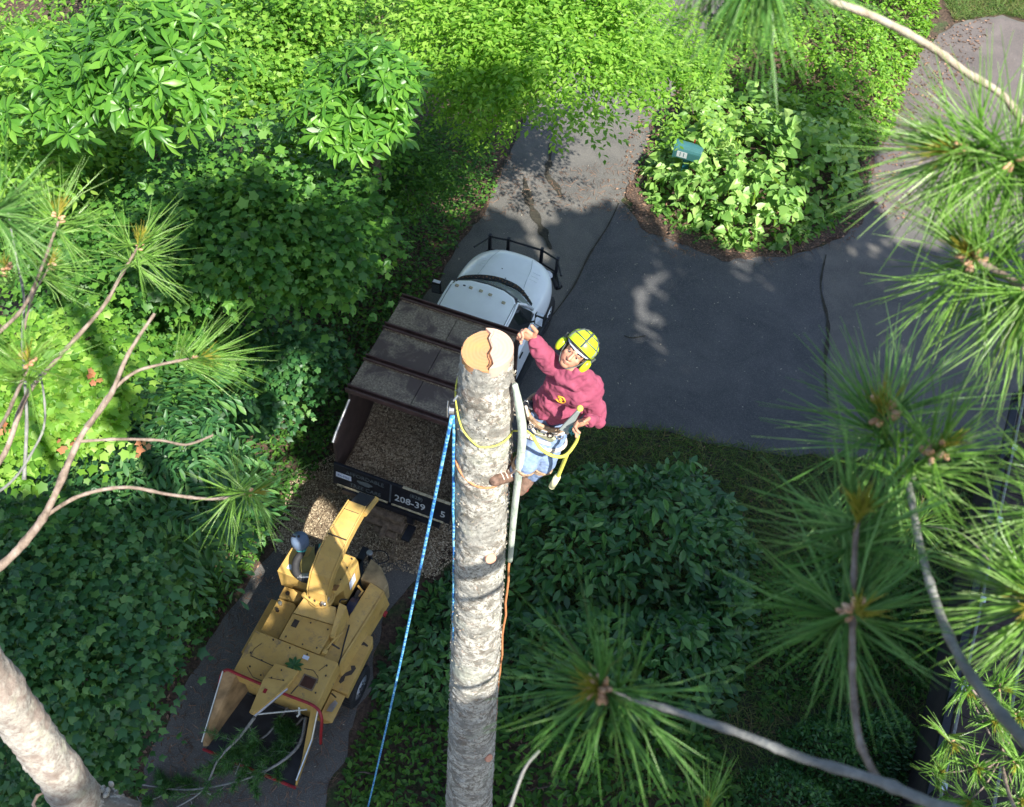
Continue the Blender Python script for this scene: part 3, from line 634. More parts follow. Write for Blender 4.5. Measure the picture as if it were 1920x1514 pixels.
# chips in the box
g = np.random.default_rng(3); nx, ny = 40, 46; X, Y = np.meshgrid(np.linspace(-1.085, 1.085, nx), np.linspace(.035, 2.95, ny))
Z = 1.14 + .8 * np.clip((Y - .9) / 2, 0, 1) ** 1.2 + np.array([[noise.noise(Vector((x * 2.2, y * 2.2, 3))) * .09 + noise.noise(Vector((x * 9, y * 9, 5))) * .03 for x in X[0]] for y in Y[:, 0]])
Vv = np.stack([X.ravel(), Y.ravel(), Z.ravel()], 1); i = np.arange((ny - 1) * nx).reshape(ny - 1, nx)[:, :-1].ravel(); F = np.stack([i, i + 1, i + nx + 1, i + nx], 1)
ch = np_mesh('load_of_wood_chips', Vv, F, M_CHIPBED, None, True); ch.location = tk.location; ch.rotation_euler = tk.rotation_euler
tag(ch, 'heap of fresh wood chips filling the open rear of the truck box', 'wood chips', None, 'stuff')
n = 16000; xy = g.uniform((-1.05, .05), (1.05, 2.9), (n, 2)); ix = np.clip(((xy[:, 0] + 1.085) / 2.17 * (nx - 1)).round().astype(int), 0, nx - 1); iy = np.clip(((xy[:, 1] - .035) / 2.915 * (ny - 1)).round().astype(int), 0, ny - 1)
pos = np.column_stack([xy, Z[iy, ix] + .006]); tip = g.normal(size=(n, 3)) * [1, 1, .3]
Vc, Fc = stamp(TPL['chip'], (pos, frames(unit(tip), np.array([0, 0, 1.]) + g.normal(size=(n, 3)) * .5), .036 * g.uniform(.4, 1.5, n)))
cc = np_mesh('chips', Vc, Fc, M_CHIPS, ch); cc['kind'] = 'stuff'
# chassis, hitch
mb = MB(); mb.span((-.45, -.2, .62), (-.33, 6.2, .84)); mb.span((.33, -.2, .62), (.45, 6.2, .84)); mb.span((-.95, -.18, .80), (.95, .0, .94)); mb.span((-1.1, .1, .84), (1.1, 2.9, .94)); mb.build('chassis', M_BLACK, tk)
mb = MB(); mb.span((-.42, -.42, .52), (.32, -.2, .60)); mb.span((-.34, -.30, .62), (.28, -.16, .75)); mb.span((-.2, -.55, .50), (.24, -.44, .56)); mb.span((-.05, -.62, .54), (.05, -.3, .62)); mb.ball((0, -.62, .62), .04); mb.build('hitch_plate', M_RUST, tk, bevel=.01)
for x in (-.36, .24):
    mb = MB(); mb.tube([(x, -.45, .56), (x + .03, -.62, .45), (x + .08, -.85, .48), (x + .0, -1.05, .62)], .012, 6); mb.build('safety_chain', M_RUST, tk)
mb = MB(); mb.span((.35, -.5, .5), (.5, -.18, .56)); mb.build('step_plate', M_BLACK, tk)
for s in (-1, 1):
    wheel(tk, (s * .93, 1.35, .42), .42, .26, M_WHITE); wheel(tk, (s * .66, 1.35, .42), .42, .22, M_BLACK); wheel(tk, (s * .87, 5.55, .42), .42, .26, M_WHITE)
    mb = MB(); mb.span((s * .7, .3, .35), (s * 1.05, .33, .9)); mb.build('mud_flap', M_RUBBER, tk)

# cab: sections (y, half width, z of the side shoulder, z of the top, z of the sill)
def loft(rows, name, mats, parent, cap=True, smooth=True, sub=0):
    mb = MB(); n = len(rows[0]); vs = [p for r in rows for p in r]
    mb.add(vs, [(i * n + j, i * n + j + 1, (i + 1) * n + j + 1, (i + 1) * n + j) for i in range(len(rows) - 1) for j in range(n - 1)])
    if cap: mb.add(rows[0], [tuple(range(n - 1, -1, -1))]); mb.add(rows[-1], [tuple(range(n))])
    o = mb.build(name, mats, parent, smooth)
    if sub: m_ = o.modifiers.new('s', 'SUBSURF'); m_.levels = sub; m_.render_levels = sub
    return o
def hood_row(y, w, zt, zs, fl):
    half = [(w + fl * .5, .55), (w + fl, .80), (w + fl, .98), (w + fl * .4, zs - .03), (w * .97, zs), (w * .80, zt - .045), (w * .62, zt - .012), (w * .54, zt + .018), (w * .25, zt + .035)]
    return [(x, y, z) for x, z in half] + [(0, y, zt + .04)] + [(-x, y, z) for x, z in half[::-1]]
rows_ = [hood_row(4.78, .90, 1.40, 1.32, .02), hood_row(4.95, .905, 1.41, 1.31, .03), hood_row(5.2, .90, 1.41, 1.28, .08), hood_row(5.5, .88, 1.375, 1.25, .12), hood_row(5.85, .83, 1.34, 1.21, .11), hood_row(6.08, .76, 1.30, 1.16, .06), hood_row(6.22, .66, 1.25, 1.10, .03), hood_row(6.31, .54, 1.17, 1.02, .01), hood_row(6.33, .5, 1.0, .92, .0)]
hood = loft(rows_, 'hood', M_WHITE, tk, True, True, 1)
# the two creases that border the raised middle of the hood, washer nozzles, louvres
for s in (-1, 1):
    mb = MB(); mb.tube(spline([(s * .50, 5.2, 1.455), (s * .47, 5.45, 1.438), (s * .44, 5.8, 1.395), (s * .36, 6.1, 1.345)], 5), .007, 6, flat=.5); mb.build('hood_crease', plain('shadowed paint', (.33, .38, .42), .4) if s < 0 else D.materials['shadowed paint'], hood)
    for k in range(3):
        mb = MB(); mb.tube([(s * .66, 5.55 + k * .11, 1.35 - k * .012), (s * .50, 5.55 + k * .11, 1.385 - k * .012)], .006, 6); mb.build('hood_louvre', M_WHITE, hood)
for x, y in ((-.28, 5.2), (.3, 5.15), (.06, 5.32), (-.1, 5.55)):
    mb = MB(); mb.ball((x, y, 1.46 - .03 * (y - 5)), (.017, .012, .008)); mb.build('hood_spot', M_SEAM, hood)
mb = MB(); cw = spline([(-.88, 4.84, 1.44), (-.74, 5.03, 1.475), (-.35, 5.20, 1.50), (.05, 5.25, 1.505), (.45, 5.17, 1.49), (.80, 4.90, 1.45)], 6)
for i in range(len(cw) - 1):
    a, b = cw[i], cw[i + 1]; wd = .05 + .075 * math.sin(math.pi * (i + .5) / (len(cw) - 1)); mb.hexa([a + V3(0, -wd, 0), b + V3(0, -wd, 0), b + V3(0, .0, 0), a + V3(0, .0, 0)], [a + V3(0, -wd, -.03), b + V3(0, -wd, -.03), b + V3(0, .0, -.03), a + V3(0, .0, -.03)])
cowl = mb.build('wiper_cowl', M_BLACK, tk)
gl = MB(); rg = np.random.default_rng(5)
for k in range(120):
    a = cw[int(rg.integers(2, len(cw) - 1))]; gl.box(a + V3(rg.uniform(-.02, .02), -rg.uniform(.01, .09), .004), (.028, .01, .008), Matrix.Rotation(rg.uniform(0, 3), 3, 'Z'))
gl.build('dead_leaves', M_LITTER, cowl)['kind'] = 'stuff'
for s, x0 in ((-1, -.5), (1, .12)):
    mb = MB(); mb.tube([(x0, 4.93, 1.495), (x0 + .25, 4.80, 1.56), (x0 + .5, 4.74, 1.58)], .009, 6); mb.build('wiper', M_BLACK, cowl)
# windscreen, roof, cab shell
mb = MB(); top = [(-.66, 4.36, 2.035), (-.35, 4.47, 2.05), (0, 4.50, 2.055), (.35, 4.47, 2.05), (.66, 4.36, 2.035)]; bot = [(-.85, 4.80, 1.45), (-.45, 5.06, 1.475), (0, 5.14, 1.485), (.45, 5.06, 1.475), (.82, 4.80, 1.45)]
mb.add(top + bot, [(i, i + 1, i + 6, i + 5) for i in range(4)]); mb.build('windscreen', NT('sky coloured windscreen').set((.33, .38, .36), .08, 0, 1.0), tk, True)  # pale sky reflection is put into the glass colour
mb = MB(); mb.tube([(t_[0] * .97, t_[1] + .035, t_[2] - .02) for t_ in top], .024, 8); mb.build('roof_front_trim', M_SEAM, tk, True)
rp = [(-.69, 3.28), (.69, 3.28), (.70, 3.9), (.67, 4.25), (.6, 4.37), (.35, 4.47), (0, 4.5), (-.35, 4.47), (-.6, 4.37), (-.67, 4.25), (-.70, 3.9)]
mb = MB(); mb.hexa([(x * .97, 3.3 + (y - 3.3) * .98, 2.10) for x, y in rp], [(x, y, 2.03) for x, y in rp]); mb.build('cab_roof', M_WHITE, tk, True, bevel=.03)
for s in (-1, 1):
    mb = MB(); mb.tube([(s * .70, 3.3, 2.05), (s * .705, 3.95, 2.05), (s * .69, 4.28, 2.045), (s * .77, 4.52, 1.80), (s * .86, 4.74, 1.47)], [.026, .026, .026, .03, .034], 8); mb.build('door_pillar', M_WHITE, tk, True)
    mb = MB(); mb.tube([(s * .66, 3.3, 2.098), (s * .66, 4.2, 2.096)], .006, 6); mb.build('roof_gutter', M_SEAM, tk)
    # door: window slab leaning in, sill, lower panel
    mb = MB(); mb.add([(s * .72, 3.55, 2.02), (s * .72, 4.26, 2.02), (s * .87, 4.70, 1.44), (s * .92, 4.5, 1.36), (s * .92, 3.55, 1.36)], [(0, 1, 2, 3, 4)]); mb.build('side_window', M_GLASS, tk)
    mb = MB(); mb.hexa([(s * .91, 3.5, 1.36), (s * .91, 4.74, 1.36), (s * .98, 4.74, 1.30), (s * .98, 3.5, 1.30)], [(s * .9, 3.5, .55), (s * .9, 4.74, .55), (s * .98, 4.74, .55), (s * .98, 3.5, .55)])
    dr = mb.build('door', M_WHITE, tk, bevel=.02)
    mb = MB(); mb.span((s * .985, 3.7, 1.17), (s * 1.01, 3.86, 1.2)); mb.build('door_handle', M_BLACK, dr)
    mb = MB(); mb.tube([(s * .89, 4.45, 1.40), (s * 1.02, 4.48, 1.46)], .022, 8); mb.box((s * 1.10, 4.50, 1.52), (.20, .09, .30), Matrix.Rotation(s * rad(-8), 3, 'Z')); mi = mb.build('wing_mirror', M_BLACK, tk, bevel=.03)
    mb = MB(); mb.box((s * 1.10, 4.446, 1.53), (.155, .006, .23), Matrix.Rotation(s * rad(-8), 3, 'Z')); mb.build('mirror_glass', NT('mirror glass').set((.75, .8, .85), .04, 1.0) if s < 0 else D.materials['mirror glass'], mi)
    mb = MB(); mb.box((s * 1.10, 4.5, 1.677), (.15, .075, .012)); mb.build('mirror_cap', M_PLATE, mi, bevel=.01)
    mb = MB(); mb.span((s * .92, 3.3, .42), (s * 1.08, 4.7, .47)); mb.build('running_board', M_BLACK, tk)
mb = MB(); mb.hexa([(-.69, 3.26, 2.03), (.69, 3.26, 2.03), (.69, 3.34, 2.03), (-.69, 3.34, 2.03)], [(-.92, 3.26, .6), (.92, 3.26, .6), (.92, 3.34, .6), (-.92, 3.34, .6)]); mb.build('cab_back', M_WHITE, tk)
mb = MB(); mb.span((-.86, 3.36, .55), (.86, 4.7, .6)); mb.build('cab_floor', M_BLACK, tk)
for x in (-.42, .42):
    mb = MB(); mb.span((x - .25, 3.7, .75), (x + .25, 4.15, .95)); mb.span((x - .24, 3.55, .95), (x + .24, 3.7, 1.55)); mb.build('seat', M_RUBBER, tk, bevel=.04)
mb = MB(); mb.span((-.8, 4.5, 1.1), (.8, 4.74, 1.35)); mb.build('dashboard', M_BLACK, tk, bevel=.03)
for x, y in ((-.54, 4.2), (-.27, 4.25), (-.06, 4.25), (.14, 4.23), (.45, 4.14)):
    mb = MB(); mb.box((x, y, 2.11), (.075, .06, .03)); mb.build('marker_lamp', M_LIGHTLENS, tk, bevel=.012)
mb = MB(); mb.ball((-.41, 4.26, 2.105), (.03, .02, .012)); mb.build('lamp_socket', M_SEAM, tk)
# bumper and grille guard
mb = MB(); mb.tube([(-.95, 6.25, .62), (-.75, 6.5, .62), (.75, 6.5, .62), (.95, 6.25, .62)], .09, 10); mb.build('bumper', M_BLACK, tk, True)
gd = MB()
for z in (.72, 1.10): gd.tube([(-.98, 6.2, z), (-.78, 6.62, z), (-.38, 6.68, z), (.38, 6.68, z), (.78, 6.55, z), (1.0, 6.15, z)], .024, 8)
for x, y in ((-.78, 6.62), (-.38, 6.68), (.38, 6.68), (.78, 6.55)): gd.box((x, y, .92), (.06, .07, .48))
gd.build('grille_guard', M_BLACK, tk)
mb = MB(); mb.span((-.5, 6.33, .72), (.5, 6.36, 1.0)); mb.build('grille', M_BLACK, tk)
for s in (-1, 1):
    mb = MB(); mb.ball((s * .66, 6.22, .92), (.14, .1, .09)); mb.build('headlight', M_PLATE, tk, True)
    mb = MB(); mb.box((s * 1.0, 5.1, .55), (.1, .5, .2)); mb.build('fender_step', M_BLACK, tk, bevel=.02)

# ================================================================ WOOD CHIPPER
def make_yellow():
    t = NT('worn yellow paint'); a = t.noise(2.2, 5, .6); b = t.noise(11, 6, .7); c = t.noise(4.5, 6, .72, dist=.6)
    col = t.ramp(a, [(.3, (.44, .27, .065)), (.7, (.54, .36, .11))])
    col = t.mix(t.ramp(b, [(.52, (0, 0, 0)), (.72, (.75,) * 3)]), col, (.30, .20, .09))
    col = t.mix(t.ramp(c, [(.60, (0, 0, 0)), (.68, (.75,) * 3)]), col, (.16, .12, .08))
    t.bump(b, .15, .004); return t.set(col, .6)
M_YEL = make_yellow()
M_RED = plain('red painted pipe', (.26, .012, .018), .45, 0, .35, 9)
M_DARK = plain('dark steel inside', (.022, .024, .028), .55, .3, .4, 7, .2)
M_RUSTY = plain('rubbed rusty yellow steel', (.33, .22, .11), .75, .1, .5, 3.5, .3)
M_PRE = plain('blue grey plastic bowl', (.12, .17, .26), .45, 0, .15, 8)
M_TEAL = plain('teal metal band', (.04, .28, .27), .4, .2, .2, 10)
M_BLUEBLK = plain('dark blue pulley paint', (.012, .016, .05), .35, 0, .3, 6)
M_BOLT = plain('dark bolt head', (.07, .055, .045), .6, .5, .2, 30)
cp = empty('wood_chipper', (-3.64, 4.95, 0), TRUCK_RZ, 'yellow tow behind wood chipper with red feed control bar and dark infeed tray', 'wood chipper')
def cpart(name, mb, mat=M_YEL, bevel=.008, parent=None, smooth=False): return mb.build(name, mat, parent or cp, smooth, bevel)
# infeed tray
cpart('tray_floor', MB().hexa([(-.76, -.02, .64), (.79, -.02, .64), (.62, .95, .80), (-.56, .95, .80)], [(-.76, -.02, .60), (.79, -.02, .60), (.62, .95, .76), (-.56, .95, .76)]), M_DARK)
cpart('side_wall', MB().hexa([(-.80, 0, .62), (-.78, .04, .84), (-.73, .87, 1.74), (-.57, 1.0, 1.66), (-.55, 1.0, .8), (-.74, .03, .64)], [(-.82, 0, .62), (-.80, .04, .84), (-.755, .87, 1.74), (-.59, 1.02, 1.66), (-.58, 1.02, .8), (-.77, .03, .62)]), M_RUSTY, .003)
cpart('side_wall', MB().hexa([(.79, .0, .62), (.81, .04, .84), (.86, .55, 1.30), (.84, .88, 1.72), (.66, 1.0, 1.66), (.62, 1.0, .8)], [(.82, .0, .62), (.84, .04, .84), (.89, .55, 1.30), (.87, .88, 1.72), (.69, 1.02, 1.66), (.65, 1.02, .8)]), M_YEL, .003)
cpart('tray_lip', MB().span((-.8, -.06, .60), (.82, -.02, .65)), M_RED)
cpart('wall_edge', MB().tube([(-.79, 0, .86), (-.745, .87, 1.755)], .013, 6), M_CHROME, 0)
cpart('wall_edge', MB().tube([(.83, .02, .86), (.875, .55, 1.31), (.86, .88, 1.735)], .016, 6), M_CHROME, 0)
cpart('control_bar', MB().tube(spline([(-.77, .60, 1.25), (-.78, .80, 1.6), (-.70, .90, 1.77), (-.45, .90, 1.775), (.3, .89, 1.775), (.78, .89, 1.775), (.95, .80, 1.70), (.97, .68, 1.4), (.95, .62, 1.0)], 6), .024, 10), M_RED, 0, None, True)
cpart('throat', MB().span((-.52, 1.02, .8), (.62, 1.06, 1.5)), M_BLACK)
cpart('throat_roof', MB().hexa([(-.6, .93, 1.66), (.8, .93, 1.66), (.62, 1.3, 1.60), (-.5, 1.3, 1.60)], [(-.6, .93, 1.6), (.8, .93, 1.6), (.62, 1.3, 1.3), (-.5, 1.3, 1.3)]), M_DARK)
# hood plate with its hole painted dark, seams and bolts
def ybox(name, poly, z0, z1, mat=M_YEL, bevel=.01, parent=None): return cpart(name, MB().prism(poly, z0, z1), mat, bevel, parent)
hoodp = ybox('feed_hood', [(-.62, .93), (.80, .93), (.80, 1.66), (-.64, 1.66)], 1.32, 1.70)
ybox('feed_housing', [(-.56, 1.0), (.70, 1.0), (.70, 1.66), (-.56, 1.66)], .72, 1.315)
nose = cpart('nose_cover', MB().hexa([(-.03, .42, 1.86), (.05, .42, 1.86), (.30, .98, 1.86), (.34, 1.27, 1.84), (-.05, 1.25, 1.84), (-.09, .96, 1.86)], [(-.02, .44, 1.74), (.04, .44, 1.74), (.28, .98, 1.704), (.33, 1.29, 1.704), (-.05, 1.27, 1.704), (-.08, .96, 1.704)]))
cpart('nose_pin', MB().cyl((0.01, .45, 1.84), (.01, .45, 1.885), .035, 14), M_YEL, .004, nose)
cpart('nose_edge', MB().tube([(.055, .42, 1.80), (.30, .975, 1.79)], .02, 6), M_CHROME, 0, nose)
fr_ = MB(); x0, x1, y0, y1 = .42, .62, 1.12, 1.29
fr_.span((x0 - .02, y0 - .02, 1.702), (x1 + .02, y0, 1.712)); fr_.span((x0 - .02, y1, 1.702), (x1 + .02, y1 + .02, 1.712)); fr_.span((x0 - .02, y0, 1.702), (x0, y1, 1.712)); fr_.span((x1, y0, 1.702), (x1 + .02, y1, 1.712))
cpart('hatch_frame', fr_, M_RUST, 0, hoodp); cpart('hatch_dark_plate', MB().span((x0, y0, 1.702), (x1, y1, 1.705)), plain('rust with painted hole shade', (.06, .022, .012), .9), 0, hoodp)  # flat plate; rust and the hole's shade are put into its colour
def seam(pts, parent, r=.005): return cpart('seam', MB().tube([V3(*p) for p in pts], r, 5), M_BOLT, 0, parent)
seam([(-.50, 1.26, 1.702), (-.02, 1.24, 1.702)], hoodp, .007); seam([(-.44, 1.50, 1.702), (-.5, 1.38, 1.702), (-.5, 1.27, 1.702)], hoodp); seam([(-.46, 1.08, 1.702), (-.3, .97, 1.702), (-.1, .965, 1.702)], hoodp)
seam([(.36, 1.38, 1.702), (.5, 1.41, 1.702), (.62, 1.34, 1.702), (.66, 1.25, 1.702), (.5, 1.31, 1.702)], hoodp); seam([(.40, 1.10, 1.702), (.36, .95, 1.702)], hoodp, .01)
for x, y in ((-.42, 1.1), (-.2, 1.04), (-.3, 1.62), (0, 1.6), (.3, 1.6), (.66, 1.55), (.7, 1.1), (-.52, 1.3), (-.3, 1.255), (-.1, 1.245), (.72, 1.4)):
    cpart('bolt', MB().cyl((x, y, 1.70), (x, y, 1.716), .014, 6), M_BOLT, 0, hoodp)
for x, y in ((.02, 1.02), (.2, 1.05), (.1, 1.18)): cpart('bolt', MB().cyl((x, y, 1.85), (x, y, 1.87), .012, 6), M_BOLT, 0, nose)
seam([(-.02, 1.0, 1.863), (.22, 1.05, 1.863)], nose, .004)
# feed roller and drum plates
dp = ybox('drum_cover', [(-.24, 1.675), (.46, 1.675), (.48, 2.20), (-.24, 2.14)], 1.28, 1.68)
cpart('drum_slope', MB().hexa([(-.24, 2.15, 1.68), (.48, 2.21, 1.68), (.40, 2.42, 1.86), (-.14, 2.40, 1.86)], [(-.24, 2.17, 1.3), (.48, 2.22, 1.3), (.42, 2.5, 1.3), (-.2, 2.5, 1.3)]))
cpart('drum_flank', MB().hexa([(.485, 2.0, 1.70), (.545, 2.0, 1.70), (.545, 2.5, 1.86), (.42, 2.5, 1.90)], [(.485, 2.0, 1.3), (.55, 2.0, 1.3), (.55, 2.52, 1.3), (.44, 2.5, 1.3)]))
for x, y in ((-.15, 1.75), (-.15, 2.05), (.15, 1.73), (.38, 1.76), (.4, 2.1), (.1, 2.1)): cpart('bolt', MB().cyl((x, y, 1.68), (x, y, 1.695), .013, 6), M_BOLT, 0, dp)
cpart('rod', MB().tube([(.50, 1.70, 1.66), (.56, 2.0, 1.66), (.62, 2.16, 1.62)], .018, 8), M_YEL, 0); cpart('lever', MB().tube([(.53, 1.92, 1.66), (.70, 1.90, 1.62)], .016, 6), M_BOLT, 0)
for y in (1.75, 2.03): cpart('clevis', MB().box((.53, y, 1.69), (.07, .07, .05)), M_YEL, .008)
# long tank on the left in two lengths
tkA = ybox('fuel_tank', [(-.66, 1.70), (-.33, 1.72), (-.33, 2.36), (-.38, 2.40), (-.66, 2.38)], .95, 1.42)
ybox('battery_box', [(-.66, 2.40), (-.38, 2.42), (-.32, 2.47), (-.32, 2.62), (-.66, 2.60)], .95, 1.45)
for x, y, r, m in ((-.55, 2.50, .035, M_BOLT), (-.58, 2.30, .032, M_CHROME), (-.57, 2.18, .028, M_BOLT)): cpart('filler_cap', MB().cyl((x, y, 1.40), (x, y, 1.49), r, 14), m, .004, tkA)
# engine housing
eb = ybox('engine_cover', [(-.78, 2.66), (.20, 2.66), (.36, 2.76), (.36, 3.30), (-.05, 3.34), (-.76, 3.20)], 1.28, 1.80)
cpart('engine_flap', MB().prism([(-.46, 2.74), (-.12, 2.74), (-.06, 3.26), (-.42, 3.26), (-.42, 3.05), (-.50, 3.0)], 1.83, 1.87), plain('olive tinted paint', (.27, .22, .07), .6), .006)  # raised lid in a greenish olive colour
cpart('engine_hump', MB().hexa([(-.02, 2.62, 2.0), (.26, 2.62, 2.0), (.33, 2.78, 2.02), (.33, 3.28, 1.98), (-.02, 3.28, 1.98)], [(-.05, 2.58, 1.80), (.30, 2.58, 1.80), (.365, 2.75, 1.80), (.365, 3.31, 1.80), (-.05, 3.31, 1.80)]), M_YEL, .02)
for x, y in ((.30, 2.82), (.3, 3.05), (.3, 3.22), (.1, 3.25)): cpart('bolt', MB().cyl((x, y, 1.98), (x, y, 2.02), .013, 6), M_BOLT, 0, eb)
cpart('rust_patch', MB().prism([(.24, 2.60), (.32, 2.62), (.33, 2.72), (.25, 2.70)], 2.0, 2.025), plain('flaking rust', (.2, .1, .03), .9), 0, eb)
cpart('chassis', MB().span((-.5, .9, .5), (-.38, 3.7, .68)).span((.38, .9, .5), (.5, 3.7, .68)).span((-.6, 1.5, .52), (.7, 3.4, .95)).span((-.7, 2.62, .9), (.35, 3.2, 1.275)), M_DARK)
# air intake bowl and hose
cpart('air_precleaner', MB().tube([(-.52, 3.07, 2.18), (-.52, 3.07, 2.22), (-.52, 3.07, 2.36), (-.52, 3.07, 2.40), (-.52, 3.07, 2.43)], [.10, .145, .14, .11, .02], 24), M_PRE, 0, None, True)
cpart('cap_slot', MB().box((-.60, 3.05, 2.405), (.08, .03, .03)), M_BLACK, .004); cpart('cap_nut', MB().cyl((-.52, 3.07, 2.42), (-.52, 3.07, 2.445), .02, 8), M_BOLT, 0)
cpart('intake_hose', MB().tube(spline([(-.50, 3.05, 2.2), (-.47, 2.98, 2.10), (-.50, 2.84, 2.02), (-.44, 2.70, 1.95), (-.33, 2.66, 1.90), (-.22, 2.68, 1.87)], 6), .062, 14), M_RUBBER, 0, None, True)
cpart('hose_band', MB().tube([(-.49, 3.02, 2.15), (-.485, 3.0, 2.125)], .085, 18), M_TEAL, 0); cpart('exhaust_body', MB().tube([(-.30, 3.12, 2.05), (-.12, 3.2, 2.05)], .1, 18), M_BLACK, 0, None, True); cpart('exhaust_band', MB().tube([(-.24, 3.145, 2.05), (-.21, 3.16, 2.05)], .104, 18), M_TEAL, 0)
cpart('exhaust_tip', MB().tube([(-.38, 2.64, 1.93), (-.22, 2.72, 1.95)], [.035, .05], 12), M_CHROME, 0)
# discharge chute
def chute_row(c, u, w, h): return [c + V3(-w / 2, 0, 0) - u * h / 2, c + V3(w / 2, 0, 0) - u * h / 2, c + V3(w / 2, 0, 0) + u * h / 2, c + V3(-w / 2, 0, 0) + u * h / 2]
path = [V3(.10, 2.50, 1.88), V3(.11, 2.53, 2.15), V3(.13, 2.66, 2.42), V3(.16, 2.88, 2.62), V3(.19, 3.14, 2.76), V3(.22, 3.40, 2.84), V3(.25, 3.70, 2.88)]
cr = []
for i, p in enumerate(path):
    d = (path[min(i + 1, len(path) - 1)] - path[max(i - 1, 0)]).normalized(); u = V3(0, -d.z, d.y); cr.append(chute_row(p, u, lerps([.30, .33, .27], len(path))[i], .26))
mb = MB(); vs = [p for r in cr for p in r]; mb.add(vs, [(i * 4 + j, i * 4 + (j + 1) % 4, (i + 1) * 4 + (j + 1) % 4, (i + 1) * 4 + j) for i in range(len(cr) - 1) for j in range(4)] + [(3, 2, 1, 0), tuple((len(cr) - 1) * 4 + j for j in range(4))])
chute = cpart('discharge_chute', mb, M_YEL, .012)
for s in (-1, 1):
    cpart('chute_flange', MB().tube([r[2 if s > 0 else 3] + V3(s * .012, 0, .004) for r in cr], .012, 6), M_YEL, 0, chute)
cpart('chute_band', MB().tube([cr[4][3] + V3(0, 0, .005), cr[4][2] + V3(0, 0, .005)], .013, 6), M_BOLT, 0, chute)
mb = MB(); a, b = path[-2] + V3(0, .14, .01), V3(.29, 3.98, 2.80)
r1 = chute_row(a, V3(0, -.1, 1), .262, .28); r2 = chute_row(b, V3(0, -.35, .94), .25, .24)
mb.add(r1 + r2, [(3, 2, 6, 7), (0, 3, 7, 4), (2, 1, 5, 6)]); rf = cpart('rubber_flap', mb, M_RUBBER, 0, chute); sm = rf.modifiers.new('s', 'SOLIDIFY'); sm.thickness = .012
cpart('flap_side', MB().tube([path[-1] + V3(.15, -.1, 0), b + V3(.135, 0, 0)], [.045, .05], 6), M_YEL, 0, chute)
cpart('swivel_ring', MB().tube([(.10, 2.50, 1.84), (.10, 2.50, 1.90)], [.22, .22], 24).tube([(.10, 2.50, 1.90), (.10, 2.50, 1.94)], [.19, .19], 24), M_YEL, .006)
cpart('swivel_bracket', MB().box((-.02, 2.36, 1.93), (.30, .07, .08), Matrix.Rotation(rad(-16), 3, 'Z')), M_YEL, .008); cpart('swivel_clamp', MB().box((.22, 2.42, 1.95), (.09, .16, .09)), M_CHROME, .02)
for x in (-.02, .08, .2): cpart('bolt', MB().cyl((x, 2.36 - x * .2, 1.95), (x, 2.36 - x * .2, 2.0), .015, 6), M_BOLT, 0)
# right hand belt guard, pulley well, front plate
cpart('belt_guard', MB().hexa([(.46, 1.70, 1.42), (.70, 1.72, 1.36), (.83, 3.20, 1.30), (.57, 3.24, 1.34)], [(.46, 1.70, .8), (.80, 1.72, .85), (.92, 3.20, .85), (.57, 3.24, .8)]), M_YEL, .015)
cpart('guard_strip', MB().hexa([(.72, 1.74, 1.37), (.745, 1.74, 1.36), (.855, 3.18, 1.305), (.835, 3.18, 1.31)], [(.72, 1.74, 1.30), (.745, 1.74, 1.30), (.86, 3.18, 1.25), (.835, 3.18, 1.25)]), M_YEL, 0)
cpart('front_plate', MB().prism([(.37, 3.26), (.56, 3.25), (.83, 3.21), (.84, 3.36), (.60, 3.60), (.37, 3.68)], .78, 1.27), plain('dirty yellow paint', (.28, .21, .11), .75, 0, .45, 5, .3), .02)
cpart('pulley', MB().cyl((.40, 2.72, 1.15), (.54, 2.72, 1.15), .24, 26), M_BLUEBLK, .01); cpart('pulley', MB().cyl((.40, 3.05, 1.05), (.54, 3.05, 1.05), .13, 22), M_BLACK, .01)
cpart('drive_belt', MB().span((.42, 2.72, 1.28), (.52, 3.06, 1.31)), M_RUBBER); cpart('well_bracket', MB().tube([(.40, 3.12, 1.30), (.52, 3.05, 1.32), (.5, 2.95, 1.3)], .02, 6), M_YEL, 0); cpart('safety_sticker', MB().hexa([(.372, 2.92, 1.74), (.372, 3.12, 1.74), (.376, 3.12, 1.74), (.376, 2.92, 1.74)], [(.372, 2.92, 1.50), (.372, 3.12, 1.50), (.376, 3.12, 1.50), (.376, 2.92, 1.50)]), M_PLATE, 0)
cpart('red_marker', MB().box((.955, 2.95, 1.0), (.05, .09, .06)), M_RED, .005)
for k, pts_ in enumerate(([(-.30, 1.70, 1.44), (-.29, 2.1, 1.47), (-.27, 2.5, 1.5), (-.2, 2.66, 1.7)], [(.50, 2.25, 1.72), (.44, 2.45, 1.8), (.38, 2.60, 1.75), (.40, 2.75, 1.5)], [(.66, 1.45, 1.2), (.74, 1.7, 1.38), (.66, 2.1, 1.40), (.6, 2.4, 1.40)], [(-.28, 1.66, 1.5), (-.27, 1.9, 1.5), (-.29, 2.3, 1.46)])):
    cpart('hydraulic_hose', MB().tube(spline([V3(*p) for p in pts_], 6), .013, 7), M_RUBBER, 0, None, True)
for c_, s_, m_ in (((.30, 1.55, 1.703), (.10, .06, .004), M_PLATE), ((-.12, 2.0, 1.683), (.09, .13, .004), M_BOLT), ((.66, 2.6, 1.335), (.08, .16, .004), M_PLATE), ((-.6, 2.8, 1.803), (.12, .08, .004), M_PLATE), ((.03, .80, 1.863), (.05, .07, .004), M_RED)):
    cpart('decal', MB().box(c_, s_), m_, 0)
for (x, y, a) in ((.62, 1.5, 1.1),):
    cpart('scratch', MB().box((x, y, 1.703 if y < 1.66 else (1.683 if x > -.3 else 1.423)), (.16, .008, .003), Matrix.Rotation(a, 3, 'Z')), M_BOLT, 0)
